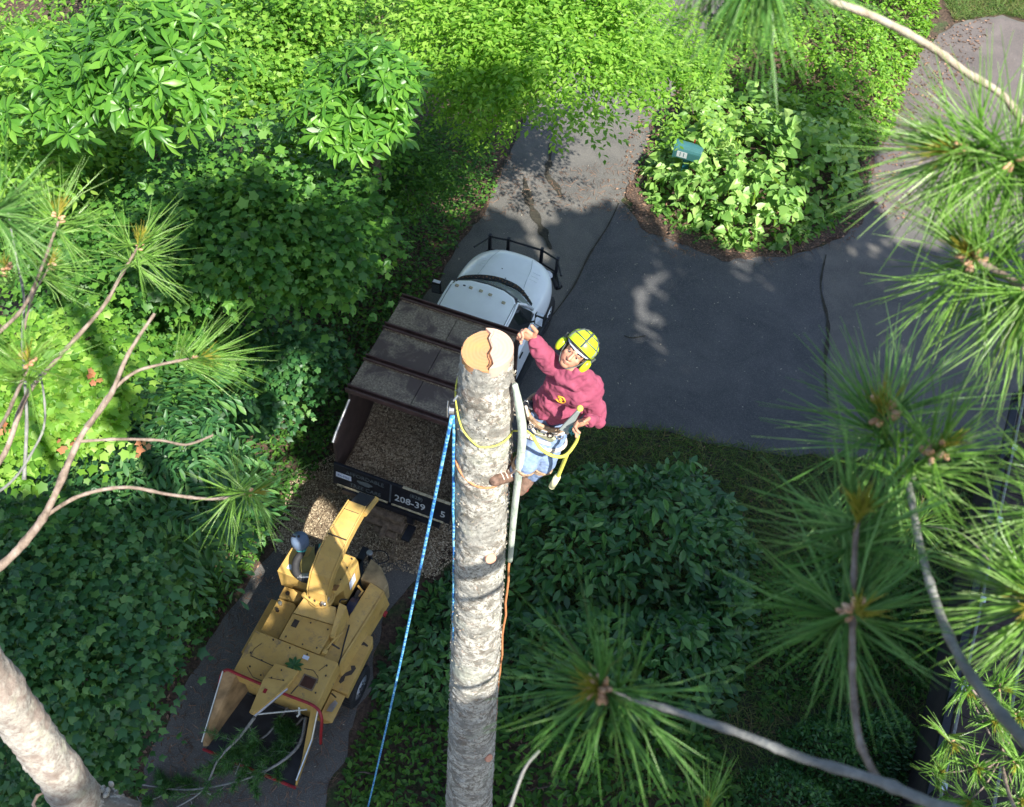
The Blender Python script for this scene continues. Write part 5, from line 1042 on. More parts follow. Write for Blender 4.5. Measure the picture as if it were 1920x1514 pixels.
# right pine: the tree the photographer is in
rp0 = Vector((1.35, -.95, 0)); rp = empty('pine_tree', rp0, 0, 'pine whose long needled boughs fill the right side and bottom right, close to the viewer', 'tree')
def right_side():
    z = np.linspace(-.1, 24, 60); MB().tube([Vector((rp0.x + noise.noise(Vector((q * .3, 0, 0))) * .1, rp0.y, q)) for q in z], lerps([.28, .22, .14, .10], 60), 18).build('trunk', M_BARK, rp, True)
    c1 = bough(rp, [(2150, 330, 1.35), (2050, 320, 1.4), (1920, 298, 1.45), (1860, 288, 1.45), (1800, 282, 1.45)], .008, .005)
    tuft(c1, 1800, 282, 1.45, 215, px_dir(-.8, .05, .45), 201, 88, None, 6, 16, 15, 120, .06, None, .008)
    tuft(c1, 1900, 300, 1.45, 215, px_dir(-.3, .2, .6), 202, 70, None, 2, 0, 30, 125, .05, None, .008)
    c2 = bough(rp, [(2150, 650, 1.35), (2040, 610, 1.42), (1940, 555, 1.48), (1880, 515, 1.5), (1826, 487, 1.5)], .008, .0055)
    tuft(c2, 1826, 487, 1.5, 200, px_dir(-.6, -.3, .6), 203, 70, None, 6, 12, 15, 120, .06, None, .009)
    tuft(c2, 1935, 545, 1.5, 215, px_dir(-.4, .5, .5), 204, 80, None, 2, 0, 25, 125, .05, px_dir(-.2, .8, 0) * .5, .008)
    tuft(c2, 1990, 370, 1.5, 215, px_dir(-.4, .2, .5), 216, 60, None, 2, 0, 25, 125, .05, None, .008)
    c3 = bough(rp, [(2060, 1500, 1.0), (1935, 1400, 1.1), (1860, 1318, 1.17), (1800, 1235, 1.22), (1755, 1130, 1.27), (1722, 1010, 1.32), (1700, 890, 1.36), (1668, 800, 1.4), (1655, 780, 1.4)], .010, .0045, M_TWIGG)
    tuft(c3, 1657, 785, 1.4, 235, px_dir(-.3, -.7, .7), 205, 70, M_NEEDLEB, 5, 12, 15, 118, .06, None, .011)
    b_ = bough(rp, [(1705, 900, 1.35), (1735, 880, 1.33), (1750, 850, 1.3)], .005, .004, M_TWIGG)
    tuft(c3, 1752, 850, 1.3, 185, px_dir(.5, -.5, .7), 206, 56, None, 6, 12, 15, 115, .06, px_dir(.9, .1, 0) * .6, .009)
    c4 = bough(rp, [(1950, 1580, .95), (1760, 1512, 1.0), (1640, 1462, 1.03), (1500, 1420, 1.06), (1400, 1380, 1.08), (1260, 1332, 1.1), (1180, 1310, 1.12), (1130, 1292, 1.13)], .0085, .004, M_TWIGG)
    tuft(c4, 1132, 1292, 1.13, 235, px_dir(-.55, -.25, .8), 207, 52, M_NEEDLEB, 13, 12, 15, 112, .06, None, .0085)
    c5 = bough(rp, [(1645, 1462, 1.03), (1612, 1390, 1.05), (1600, 1300, 1.07), (1598, 1210, 1.08), (1600, 1110, 1.09), (1604, 1010, 1.1), (1608, 975, 1.1)], .0055, .004, M_TWIG)
    tuft(c5, 1606, 985, 1.1, 225, px_dir(0, -.8, .7), 208, 54, M_NEEDLEB, 0, 24, 20, 122, .06)
    tuft(c5, 1600, 1150, 1.08, 240, px_dir(0, -.3, .9), 209, 62, M_NEEDLEB, 4, 10, 50, 122, .05, None, .008)
    c6 = bough(rp, [(2200, 1250, 1.2), (2080, 1180, 1.25), (1990, 1140, 1.28), (1950, 1128, 1.3)], .008, .005)
    tuft(c6, 1960, 1130, 1.3, 235, px_dir(-.7, 0, .6), 210, 110, None, 4, 10, 15, 125, .06, None, .009)
    tuft(c6, 2010, 960, 1.35, 210, px_dir(-.7, 0, .6), 211, 60, None, 2, 8, 15, 125, .06, None, .009)
    c7 = bough(rp, [(1500, -40, 1.3), (1545, -4, 1.42), (1640, 32, 1.5), (1740, 85, 1.6), (1810, 135, 1.7), (1890, 190, 1.8), (1960, 300, 1.9), (2100, 480, 1.9)], .0065, .009, make_bark('pale twig bark', (.2, .15, .11), (.38, .33, .26), (.5, .46, .38), 40, .5))  # paler bark colours than the other twigs
    tuft(c7, 1425, -65, 1.2, 240, px_dir(-.2, .8, .4), 212, 84, M_NEEDLEB, 0, 0, 10, 85, .08)
    tuft(c7, 1330, -120, 1.25, 230, px_dir(-.5, .8, .3), 213, 44, M_NEEDLE, 0, 0, 10, 75, .06)
    c8 = bough(rp, [(2100, 1300, 2.2), (1990, 1240, 2.8), (1860, 1060, 3.1), (1800, 1000, 3.2), (1722, 985, 3.3)], .008, .003)
    tuft(c8, 1718, 983, 3.3, 66, px_dir(-.4, 0, .9), 214, 50, None, 1, 6, 15, 120, .04, None, .006)
    c9 = bough(rp, [(1990, 1640, 2.6), (1905, 1520, 2.8), (1880, 1440, 2.9), (1878, 1385, 3.0), (1850, 1330, 3.0), (1822, 1292, 3.0)], .008, .004)
    for k, (x, y, r) in enumerate([(1812, 1290, 62), (1783, 1392, 66), (1865, 1350, 60), (1832, 1440, 62), (1775, 1505, 60), (1905, 1432, 62), (1875, 1290, 58), (1820, 1500, 66), (1910, 1500, 60), (1905, 1340, 60), (1760, 1450, 40)]):
        tuft(c9, x, y, 2.9, r, px_dir(g.uniform(-.7, .3), g.uniform(-.5, .4), .8), 220 + k, 30, None, 1, 9, 15, 112, .035, None, .006, .0012)
        bough(rp, [(1882, 1410, 2.95), ((1882 + x) / 2, (1410 + y) / 2 + 12, 2.93), (x, y, 2.9)], .0035, .0022)
    c10 = bough(rp, [(1290, 1640, 1.8), (1318, 1560, 1.8), (1322, 1530, 1.8)], .004, .003)
    tuft(c10, 1322, 1528, 1.8, 118, px_dir(.1, -.7, .5), 215, 14, None, 0, 6, 15, 70, .03)
    for zt, r_ in ((9.72, .09), (9.22, .036), (7.25, .034), (5.9, .04)):    # boughs out of frame whose shadows ring the bare trunk
        B = Vector((-.1, 3.99, zt)) + SUN_DIR * 6.5; hd = Vector((.81, .59, 0)); q = spline([Vector((1.38, -.9, B.z - .3)), Vector((1.55, -.1, B.z - .1)), B - hd * .45, B, B + hd * .5, B + hd * 1.0 + Vector((0, 0, .1))], 5)
        bb = MB().tube(q, lerps([r_ * 1.2, r_, r_ * .8], len(q)), 8).build('branch', M_TWIGG, rp, True); gg = np.random.default_rng(int(zt * 10))
        needles(gg, q[-1], hd, .16, 50, 15, 110, .06, M_NEEDLEB, bb)
    for k, (x, y, d, tt) in enumerate([(1600, 1080, 1.08, 1.0), (1640, 900, 1.2, 1.0), (1560, 1230, 1.08, .95), (1132, 1292, 1.13, 1.1), (1200, 1400, 1.13, 1.1), (1060, 1240, 1.13, 1.1), (1640, 780, 1.4, 1.25), (1560, 820, 1.4, 1.2), (1480, 1130, 1.1, 1.0), (1720, 1200, 1.1, 1.0)]):  # unseen boughs added toward the sun to shade the lower right tufts
        c = Q(x, y, d) + SUN_DIR * tt; c.z = max(c.z, CAM_H + .05); q = spline([Vector((1.3, -.9, c.z + .1)), c.lerp(Vector((1.3, -.9, c.z)), .5) + Vector((0, 0, .06)), c], 5)
        bb = MB().tube(q, lerps([.012, .004], len(q)), 7).build('branch', M_TWIG, rp, True); needles(np.random.default_rng(300 + k), c, Vector((-.6, .6, .2)), .17, 120, 10, 150, .10, M_NEEDLEB, bb, w=.0014)
    bough(rp, [(930, 1600, 1.4), (962, 1500, 1.4), (985, 1440, 1.4), (1012, 1408, 1.4)], .0035, .0025, M_TWIGG)
under(rp, right_side)

# ================================================================ THE CLIMBER
M_SKIN = plain('tanned skin', (.50, .25, .16), .5, 0, .08, 30, .05)
M_SHIRT = NT('maroon pink sweatshirt'); _f = M_SHIRT.noise(9, 5, .6); M_SHIRT.bump(M_SHIRT.noise(130, 3), .25, .003)
M_SHIRT = M_SHIRT.set(M_SHIRT.ramp(_f, [(.3, (.235, .042, .085)), (.7, (.31, .068, .12))]), .9)
M_JEANS = NT('faded blue jeans'); _f = M_JEANS.noise(12, 5, .7); M_JEANS.bump(M_JEANS.noise(160, 3), .3, .002)
M_JEANS = M_JEANS.set(M_JEANS.ramp(_f, [(.3, (.13, .20, .36)), (.7, (.28, .37, .56))]), .9)
M_HELM = plain('fluorescent yellow helmet shell', (.52, .70, .02), .35, 0, .05, 6)
M_HGREY = plain('grey helmet stripe', (.07, .085, .075), .5, 0, .1, 20)
M_BOOT = plain('worn tan leather boot', (.15, .09, .065), .75, 0, .5, 30, .5)
M_STRAP = plain('tan and brown webbing', (.36, .24, .15), .85, 0, .5, 40, .3)
M_STRAPW = plain('pale webbing', (.60, .52, .44), .85, 0, .3, 40, .3)
M_HAIR = plain('black hair', (.012, .01, .01), .6)
me_root = P(1012, 800, 11.45)
pe = empty('person', me_root, 0, 'climber in pink sweatshirt, jeans and yellow helmet beside the sawn trunk top, looking up', 'person')
O_ = Vector(me_root)
def W(px, py, z, dy=0.0): v = P(px, py, z + .2) - O_; v.y += dy; return v
PELV, CHEST, NECK = W(1031, 777, 11.30), W(1068, 733, 11.64), W(1078, 700, 11.90)
RSH, REL, RWR = W(1041, 688, 11.84), W(1018, 662, 11.98, -.02), W(1000, 636, 12.12)
LSH, LEL, LWR = W(1108, 722, 11.74), W(1118, 785, 11.46), W(1103, 789, 11.62)
RHP, RKN, RAN, RTO = W(1014, 806, 11.14), W(990, 850, 10.96, -.08), W(962, 888, 10.74), W(934, 898, 10.83)
LHP, LKN, LAN, LTO = W(1034, 812, 11.12), W(1022, 858, 10.84, -.04), W(996, 895, 10.62, .02), W(980, 912, 10.55)
HC = W(1079, 661, 12.06)
inpl = (CR * .70 + CU * .71); hf = (CB * .93 - inpl * .37).normalized(); hu = (CB * .37 + inpl * .93).normalized(); hl = hf.cross(hu) * -1
if hl.dot(CR) < 0: hl = -hl
HR = Matrix((hl, hf, hu)).transposed()                          # columns: his left, forward, up
def hp(x, y, z): return HC + HR @ Vector((x, y, z)) * .95
TW = Vector((.93, -.20, -.12)).normalized(); TU = (NECK - PELV).normalized(); TF = TW.cross(TU).normalized()
if TF.y > 0: TF = -TF
TRm = Matrix((TW, TF, TU)).transposed()

def hand(mb, wr, d, n, s, curl, spread=.10, sc=1.0, thumb=(.75, .55, .1)):
    d = d.normalized(); n = (n - d * n.dot(d)).normalized(); s = (s - d * s.dot(d) - n * s.dot(n)).normalized()
    for k, (off, ln) in enumerate(((.030, .92), (.010, 1.0), (-.010, .95), (-.029, .78))):
        kn = wr + d * (.088 - .006 * abs(k - 1)) * sc + s * off * sc
        mb.chain([wr + s * off * .55 * sc, wr + d * .05 * sc + s * off * .9 * sc, kn], [.015 * sc, .0145 * sc, .0115 * sc], 8)
        a = curl[0]; p = kn; pts = [p]; dd = (d + s * (off / .03) * spread).normalized()
        for L_, c_ in ((.044, curl[0]), (.028, curl[1]), (.021, curl[2])):
            dd = (Matrix.Rotation(c_ * (1 + .12 * k), 3, dd.cross(n)) @ dd).normalized(); p = p + dd * L_ * ln * sc; pts.append(p)
        mb.chain(pts, [.0105 * sc, .0095 * sc, .0085 * sc, .0075 * sc], 8)
    mb.ball(wr + d * .045 * sc + n * .006, (.03 * sc, .03 * sc, .016 * sc), 10, 6, Matrix((s, d, n)).transposed())
    t = (s * thumb[0] + d * thumb[1] + n * thumb[2]).normalized(); t2 = (t * .6 + d * .7 + n * .15 - s * .1).normalized(); b = wr + s * .024 * sc + d * .018 * sc
    mb.chain([b, b + t * .045 * sc, b + t * .045 * sc + t2 * .036 * sc, b + t * .045 * sc + t2 * .066 * sc], [.016 * sc, .0125 * sc, .0115 * sc, .009 * sc], 8)

def remesh(o, vox, sm=4):
    r = o.modifiers.new('remesh', 'REMESH'); r.mode = 'VOXEL'; r.voxel_size = vox; r.use_smooth_shade = True
    s = o.modifiers.new('smooth', 'SMOOTH'); s.factor = .5; s.iterations = sm; return o
b = MB()
# head
b.ball(hp(0, -.012, .035), (.078, .098, .095), 20, 14, HR); b.ball(hp(0, .028, -.035), (.062, .062, .075), 18, 12, HR); b.ball(hp(0, .052, -.092), (.034, .028, .026), 14, 8, HR)
b.chain([hp(-.05, .0, -.055), hp(0, .045, -.085), hp(.05, .0, -.055)], [.024, .026, .024]); b.chain([hp(-.035, .078, .022), hp(0, .086, .024), hp(.035, .078, .022)], [.012, .011, .012])
b.chain([hp(0, .088, .012), hp(0, .105, -.022), hp(0, .108, -.030)], [.008, .011, .0125]); b.ball(hp(-.014, .094, -.033), .009); b.ball(hp(.014, .094, -.033), .009)
for s in (-1, 1):
    b.ball(hp(s * .042, .058, -.022), (.022, .02, .02), 10, 8, HR); b.ball(hp(s * .079, -.01, -.005), (.01, .022, .032), 10, 8, HR)
b.chain([hp(-.022, .083, -.060), hp(0, .091, -.058), hp(.022, .083, -.060)], [.005, .0075, .005]); b.chain([hp(-.020, .080, -.070), hp(0, .088, -.071), hp(.020, .080, -.070)], [.005, .0085, .005])
b.chain([hp(0, -.03, -.06), NECK + TU * .0], [.052, .058])
# torso, limbs
b.chain([PELV, PELV.lerp(CHEST, .5), CHEST], [.085, .085, .09]); b.chain([RSH, LSH], [.045, .045]); b.chain([NECK, CHEST], [.055, .08])
b.chain([RSH, REL, RWR], [.042, .036, .027]); b.chain([LSH, LEL, LWR], [.042, .036, .027])
b.chain([RHP, RKN, RAN], [.06, .045, .034]); b.chain([LHP, LKN, LAN], [.06, .045, .034]); b.chain([RHP, LHP], [.07, .07])
b.chain([RAN, RTO], [.032, .028]); b.chain([LAN, LTO], [.032, .028])
hand(b, RWR, (-CR * .75 + CU * .45 + CB * .45), (-CR * .2 - CU * .7 + CB * .5), (CR * .75 + CU * .65), (1.0, 1.2, .8), .16, 1.12, (.95, .35, .0))
hand(b, LWR, (-CR * .85 - CU * .25 + CB * .4), (-CR * .0 - CU * .75 + CB * .4), (CU * .9 + CR * .3), (.65, .9, .6), .14, 1.12, (.9, .2, .25))
body = remesh(b.build('body', M_SKIN, pe, True), .0042, 3)
# face details
M_EYEW = plain('eye white', (.36, .31, .28), .3); M_IRIS = plain('dark iris', (.02, .012, .01), .2); M_LIP = plain('lip skin', (.36, .12, .10), .5)
for s in (-1, 1):
    ey = MB().ball(hp(s * .031, .0795, .002), (.0115, .008, .0052), 12, 8, HR).build('eye', M_EYEW, pe, True)
    MB().ball(hp(s * .030 + .001, .0870, .003), (.0056, .0028, .0050), 10, 6, HR).build('iris', M_IRIS, ey, True)
    MB().chain([hp(s * .047, .075, .012), hp(s * .031, .0865, .0135), hp(s * .017, .083, .010)], [.0025, .004, .0025], 6).build('eyelid', M_SKIN, ey, True)
    MB().chain([hp(s * .052, .075, .027), hp(s * .034, .089, .034), hp(s * .016, .0915, .029)], [.003, .0045, .004], 6).build('eyebrow', M_HAIR, pe, True)
MB().chain([hp(-.024, .0845, -.0650), hp(0, .0935, -.0655), hp(.024, .0845, -.0650)], [.0028, .0048, .0028], 8).build('lips', M_LIP, pe, True)
MB().tube([hp(-.022, .087, -.0655), hp(0, .0975, -.0655), hp(.022, .087, -.0655)], .0012, 6).build('mouth_line', M_HAIR, pe)
MB().chain([hp(-.02, .086, -.050), hp(0, .095, -.047), hp(.02, .086, -.050)], [.0015, .003, .0015], 6).build('moustache', plain('thin dark moustache', (.17, .08, .06), .8), pe, True)
hb = MB().ball(hp(0, -.022, .040), (.086, .10, .098), 18, 12, HR).build('hair', M_HAIR, pe, True)
# helmet
he = MB(); n, m = 36, 16; vs = []
def hshell(th, ph, k=1.0):
    x = math.sin(th) * math.cos(ph); y = math.sin(th) * math.sin(ph); z = math.cos(th); ridge = 1 + .035 * max(0, math.cos(ph * 2)) * 0 + .02 * math.cos(x * 22) * math.sin(th)
    yy = y * .142 * k; zz = z * .112 * k * ridge
    return hp(x * .116 * k * ridge, -.022 + yy * .955 - zz * .296, .056 + yy * .296 + zz * .955)
for i in range(m + 1):
    th = math.pi * .56 * i / m
    for j in range(n): vs.append(hshell(th, 2 * math.pi * j / n))
he.add(vs, [(i * n + j, (i + 1) * n + j, (i + 1) * n + (j + 1) % n, i * n + (j + 1) % n) for i in range(m) for j in range(n)])
helm = he.build('helmet', M_HELM, pe, True); sol = helm.modifiers.new('s', 'SOLIDIFY'); sol.thickness = -.006
for ph0, a0, a1 in ((math.pi * .5, .1, .53), (-math.pi * .5, .1, .53)):
    MB().tube([hshell(math.pi * t_, ph0, 1.008) for t_ in np.linspace(-.0 + a0, a1, 12)], .0075, 6).build('helmet_stripe', M_HGREY, helm)
for ph0 in (0.55, math.pi - .55, -.6, math.pi + .6):
    MB().tube([hshell(math.pi * t_, ph0, 1.008) for t_ in np.linspace(.12, .53, 12)], .0062, 6).build('helmet_stripe', M_HGREY, helm)
for th in (.20, .38):
    MB().tube([hshell(math.pi * th, t_, 1.012) for t_ in np.linspace(0, 2 * math.pi, 40)], .0045, 6).build('helmet_stripe', M_HGREY, helm)
for s in (-1, 1):
    mb = MB(); q = [hshell(math.pi * a_, math.pi * .5 - s * b_, 1.015) for a_, b_ in ((.33, 1.35), (.48, 1.5), (.50, 1.15), (.40, 1.0))]; mb.add(q, [(0, 1, 2, 3)]); mb.build('helmet_vent', M_HGREY, helm)
MB().tube([hshell(math.pi * .56, t_, 1.0) for t_ in np.linspace(0, 2 * math.pi, 44)], .007, 8).build('helmet_rim', M_HGREY, helm)
mb = MB(); a_ = np.linspace(math.pi * .18, math.pi * .82, 14); inn = [hshell(math.pi * .54, t_, .98) for t_ in a_]; ot = [hshell(math.pi * .54, t_, 1.10) for t_ in a_]
mb.add(inn + ot, [(i, i + 1, i + 15, i + 14) for i in range(13)]); pk = mb.build('helmet_peak', M_HELM, helm, True); so = pk.modifiers.new('s', 'SOLIDIFY'); so.thickness = .005
MB().tube([hp(.094 * math.sin(t_), .004 + .088 * math.cos(t_), .044) for t_ in np.linspace(-1.5, 1.5, 16)], .008, 6).build('sweatband', M_PLATE, helm)
for s in (-1, 1):
    c_ = hp(s * .108, -.02, -.028); mf = MB().ball(c_, (.030, .042, .054), 16, 10, HR).build('ear_muff', M_HELM, helm, True)
    MB().ball(hp(s * .086, -.018, -.028), (.022, .037, .048), 14, 8, HR).build('ear_cushion', M_HAIR, mf, True)
    MB().tube([hp(s * .116, -.012, .0), hp(s * .125, -.01, .06)], .008, 6).build('muff_arm', M_HGREY, mf)
    MB().tube(spline([hp(s * .090, .02, .02), hp(s * .072, .03, -.05), hp(s * .035, .05, -.105), hp(0, .048, -.118)], 5), .0045, 6).build('chin_strap', M_HGREY, helm)
# sweatshirt
sb = MB()
for c_, r_ in ((CHEST + TU * .04, (.185, .125, .16)), (CHEST.lerp(PELV, .45), (.172, .130, .16)), (PELV + TU * .10, (.158, .120, .10)), (NECK - TU * .055, (.125, .09, .07))): sb.ball(c_, r_, 22, 14, TRm)
sb.chain([NECK - TU * .02, NECK + TU * .02], [.072, .066]); sb.chain([RSH, NECK], [.075, .065]); sb.chain([LSH, NECK], [.075, .065])
sb.chain([RSH, REL, RWR - (RWR - REL).normalized() * .02], [.076, .064, .042], 18); sb.chain([LSH, LEL, LWR - (LWR - LEL).normalized() * .012], [.078, .066, .043], 18)
sh = remesh(sb.build('sweatshirt', M_SHIRT, pe, True), .007, 30)
tx = D.textures.new('cloth folds', 'MARBLE'); tx.noise_scale = .11; tx.noise_depth = 2; tx.turbulence = 9; tx.marble_type = 'SOFT'
dm = sh.modifiers.new('folds', 'DISPLACE'); dm.texture = tx; dm.strength = .022; dm.mid_level = .5
for a_, b_, r_ in ((RWR, REL, .046), (LWR, LEL, .047)):
    d_ = (b_ - a_).normalized(); MB().tube([a_ + d_ * .012, a_ + d_ * .02, a_ + d_ * .045], [r_ * .86, r_, r_ * .95], 20).build('cuff', M_SHIRT, sh, True)
# emblem on the chest, laid on the shirt's own surface
bpy.context.view_layer.update(); dg = bpy.context.evaluated_depsgraph_get()
from mathutils.bvhtree import BVHTree
she = sh.evaluated_get(dg); tree_ = BVHTree.FromObject(sh, dg)
def on_shirt(x, z):
    o_ = CHEST + TW * x + TU * z + TF * .5; h = tree_.ray_cast(o_, -TF); return (h[0] + TF * .004) if h[0] is not None else o_ - TF * .37
M_LOGO = plain('orange yellow print', (.75, .36, .03), .7)
eo = (-.045, .04)
em = MB().tube([on_shirt(eo[0] + .034 * math.cos(t_), eo[1] + .036 * math.sin(t_)) for t_ in np.linspace(-1.4, 2.4, 18)], .0042, 6)
em.tube([on_shirt(eo[0] + x, eo[1] + z) for x, z in ((-.020, .012), (-.008, .020), (.004, .008), (-.008, .0), (.004, -.008), (.012, -.018))], .0045, 6).tube([on_shirt(eo[0] + x, eo[1] + z) for x, z in ((-.028, -.004), (-.014, -.018), (.0, -.034))], .0045, 6).tube([on_shirt(eo[0] + x, eo[1] + z) for x, z in ((-.010, .010), (.012, .004), (.016, .018))], .0035, 6)
em.build('emblem', M_LOGO, sh)
# jeans
jb = MB()
jb.chain([RHP, RKN, RAN + (RKN - RAN) * .12], [.105, .080, .060], 18); jb.chain([LHP, LKN, LAN + (LKN - LAN) * .12], [.110, .084, .062], 18); jb.ball(PELV, (.15, .115, .10), 20, 12, TRm); jb.chain([PELV, LHP], [.11, .11]); jb.chain([PELV, RHP], [.11, .105])
jn = remesh(jb.build('jeans', M_JEANS, pe, True), .007, 4); tx2 = D.textures.new('jean folds', 'CLOUDS'); tx2.noise_scale = .06; dm = jn.modifiers.new('folds', 'DISPLACE'); dm.texture = tx2; dm.strength = .022; dm.mid_level = .5
# boots
for nm, a_, k_, t_, m_ in (('boot', RAN, RKN, RTO, M_BOOT), ('boot', LAN, LKN, LTO, M_BOOT)):
    bb = MB(); sd = (t_ - a_).normalized(); bb.chain([a_ + (k_ - a_).normalized() * .07, a_], [.054, .056], 16); bb.chain([a_ - sd * .035, a_ + sd * .05, t_ + sd * .035], [.052, .054, .048], 16); bb.ball(t_ + sd * .01, (.052, .052, .042), 14, 8, sd.to_track_quat('Z', 'Y').to_matrix())
    bt = remesh(bb.build(nm, m_, pe, True), .006, 4)
    dn = -(k_ - a_).normalized(); MB().tube([a_ - sd * .05 + dn * .045, a_ + sd * .05 + dn * .05, t_ + sd * .045 + dn * .035], .024, 8, flat=.6).build('sole', M_HAIR if nm != 'boot' else plain('dark boot sole', (.05, .035, .03), .8) if 'dark boot sole' not in D.materials else D.materials['dark boot sole'], bt)
MB().ball(LTO - Vector((0, 0, .03)), (.05, .045, .02)).build('boot_welt', M_RED, pe, True)
for a_, k_, t_ in ((RAN, RKN, RTO), (LAN, LKN, LTO)):
    sd = (t_ - a_).normalized(); ax = (k_ - a_).normalized(); w_ = sd.cross(ax).normalized()
    for f in (.15, .4, .65, .9): c_ = a_.lerp(t_, f) + ax * .05; MB().tube([c_ - w_ * .03, c_ + ax * .006, c_ + w_ * .03], .004, 6).build('lace', M_STRAPW, pe)
    MB().tube([a_ + ax * .07 + (w_ * math.cos(q) + sd * math.sin(q)) * .058 for q in np.linspace(0, 6.3, 20)], .010, 6).build('boot_collar', M_HAIR, pe, True)
# shin straps of the climbing spurs
for K_, A_, s_ in ((RKN, RAN, 1), (LKN, LAN, -1)):
    ax = (A_ - K_).normalized(); u_ = ax.orthogonal().normalized(); w_ = ax.cross(u_); sp = MB()
    for k, f in enumerate((.16, .28, .40)):
        c_ = K_ + (A_ - K_) * f; r_ = .084 - .008 * k
        sp.tube([c_ + (u_ * math.cos(q) + w_ * math.sin(q)) * r_ + ax * .012 * math.sin(q * 2) for q in np.linspace(0, 2 * math.pi, 26)], .008, 6)
    sp.build('spur_strap', M_STRAP, pe, True); MB().tube([K_ + (A_ - K_) * .08 + u_ * .088, A_ + u_ * .05], .009, 6).build('spur_shank', M_CHROME, pe)
# harness belt, pads, leg loops, bridge and hardware
def oval_ring(c, U_, V__, ru, rv, n=40): return [c + U_ * ru * math.cos(q) + V__ * rv * math.sin(q) for q in np.linspace(0, 2 * math.pi, n)]
hn = MB(); bc = PELV + TU * .035
for dz, rr in ((-.018, .014), (.0, .016), (.018, .014)): hn.tube(oval_ring(bc + TU * dz, TW, TF, .178, .138), rr, 8)
harn = hn.build('harness_belt', M_STRAP, pe, True)
for k, q in enumerate((.35, .75, 1.2, 1.6, 2.1, 2.6)):
    c_ = bc + TW * .19 * math.cos(q) + TF * .15 * math.sin(q) - TU * .02; MB().box(c_, (.045, .018, .035), TRm).build('buckle', M_CHROME if k % 2 else M_STRAPW, harn, False, .004)
for H_, K_ in ((RHP, RKN), (LHP, LKN)):
    ax = (K_ - H_).normalized(); u_ = ax.orthogonal().normalized(); w_ = ax.cross(u_); c_ = H_ + (K_ - H_) * .22
    MB().tube([c_ + (u_ * math.cos(q) + w_ * math.sin(q)) * .116 for q in np.linspace(0, 2 * math.pi, 30)], .015, 8, flat=.6).build('leg_loop', M_STRAPW, harn, True)
fr = PELV + TF * .14
MB().tube(spline([bc - TW * .12 + TF * .11, fr - TW * .06 - TU * .05, fr + TW * .05 - TU * .03, bc + TW * .13 + TF * .12], 6), .011, 8).build('bridge_rope', M_STRAPW, harn, True)
MB().tube(spline([bc - TW * .17 + TF * .05, bc - TW * .15 + TF * .12 + TU * .06, bc - TW * .19 + TF * .10 + TU * .14, bc - TW * .16 + TF * .08 + TU * .02], 6), .010, 8).build('rope_coil', M_STRAPW, harn, True)
for k, (a_, b_, c_) in enumerate(((-.17, .07, -.02), (-.10, .14, -.03), (.05, .15, -.05), (.12, .13, -.06), (-.19, .02, .04))):
    q0 = bc + TW * a_ + TF * b_ + TU * c_; MB().tube([q0 + TW * .018 * math.cos(q) + TU * .034 * math.sin(q) for q in np.linspace(0, 2 * math.pi, 14)], .0045, 6).build('carabiner', M_CHROME if k != 2 else M_BOLT, harn, True)
gp = MB(); gp.box(bc - TW * .17 + TF * .02 - TU * .02, (.09, .07, .12), TRm); gp.box(bc - TW * .14 + TF * .09 - TU * .10, (.07, .05, .08), TRm); gp.build('gear_pouch', M_BLACK, harn, False, .012)
gb = MB(); gb.box(bc + TW * .02 + TF * .14 - TU * .10, (.15, .02, .06), TRm @ Matrix.Rotation(.25, 3, 'Y')); gb.build('pad', plain('grey green pad', (.32, .33, .22), .85, 0, .3, 30), harn, False, .006)
bpy.context.view_layer.update()
# what he holds: grey hand tool with yellow tip, teal knot of cord, yellow lanyard
def Wd(px, py, z, dy=0.0): v = P(px, py, z + .2); v.y += dy; return v
hs_ = empty('handsaw', Wd(1068, 785, 11.70), 0, 'grey blade shaped tool with yellow tip held in his lower hand at the belt', 'hand tool')
a0, a1 = Wd(1086, 768, 11.76) - hs_.location, Wd(1058, 806, 11.52) - hs_.location; dd = (a1 - a0).normalized(); sd = dd.cross(TF).normalized()
mb = MB(); mb.hexa([a0 - sd * .012, a0 + sd * .012, a1 + sd * .035, a1 - sd * .035], [a0 - sd * .012 + TF * .018, a0 + sd * .012 + TF * .018, a1 + sd * .035 + TF * .018, a1 - sd * .035 + TF * .018]); mb.build('blade', plain('grey plastic', (.28, .32, .31), .5, 0, .1, 10), hs_, False, .004)
MB().ball(a0 - dd * .012, (.022, .022, .022), 12, 8).build('tip', M_FLIP, hs_, True)
kn = MB(); g = np.random.default_rng(4); kc = Wd(1076, 797, 11.56, -.04)
for k in range(5): q0 = kc + Vector(g.normal(size=3)) * .012; ax = Vector(g.normal(size=3)).normalized(); u_ = ax.orthogonal().normalized(); w_ = ax.cross(u_); kn.tube([q0 + (u_ * math.cos(q) + w_ * math.sin(q)) * .022 for q in np.linspace(0, 5.5, 14)], .006, 6)
tag(kn.build('cord_knot', M_TEAL, None, True), 'bright teal knotted cord bunch just under his lower hand', 'cord')
lan = MB(); z_l = 11.62
arc = []
for q in np.linspace(math.pi * .92, 2 * math.pi - .25, 30):
    zz_ = float(np.interp(q, [2.8, 3.3, 3.9, 4.6, 6.1], [11.95, 11.84, 11.62, 11.50, 11.50])); rr_ = trunk_r(zz_) + .013; arc.append(Vector((TX + rr_ * math.cos(q), TY + rr_ * math.sin(q), zz_)))
lan.tube(arc + [Wd(990, 795, 11.42, -.06), Wd(1000, 799, 11.40, -.08)], .0062, 8)
lan.tube(spline([Wd(1000, 799, 11.40, -.08), Wd(1015, 814, 11.30, -.12), Wd(1040, 826, 11.24, -.13), Wd(1062, 826, 11.26, -.12), Wd(1080, 812, 11.36, -.08), Wd(1085, 800, 11.45, -.06)], 7), .012, 8)
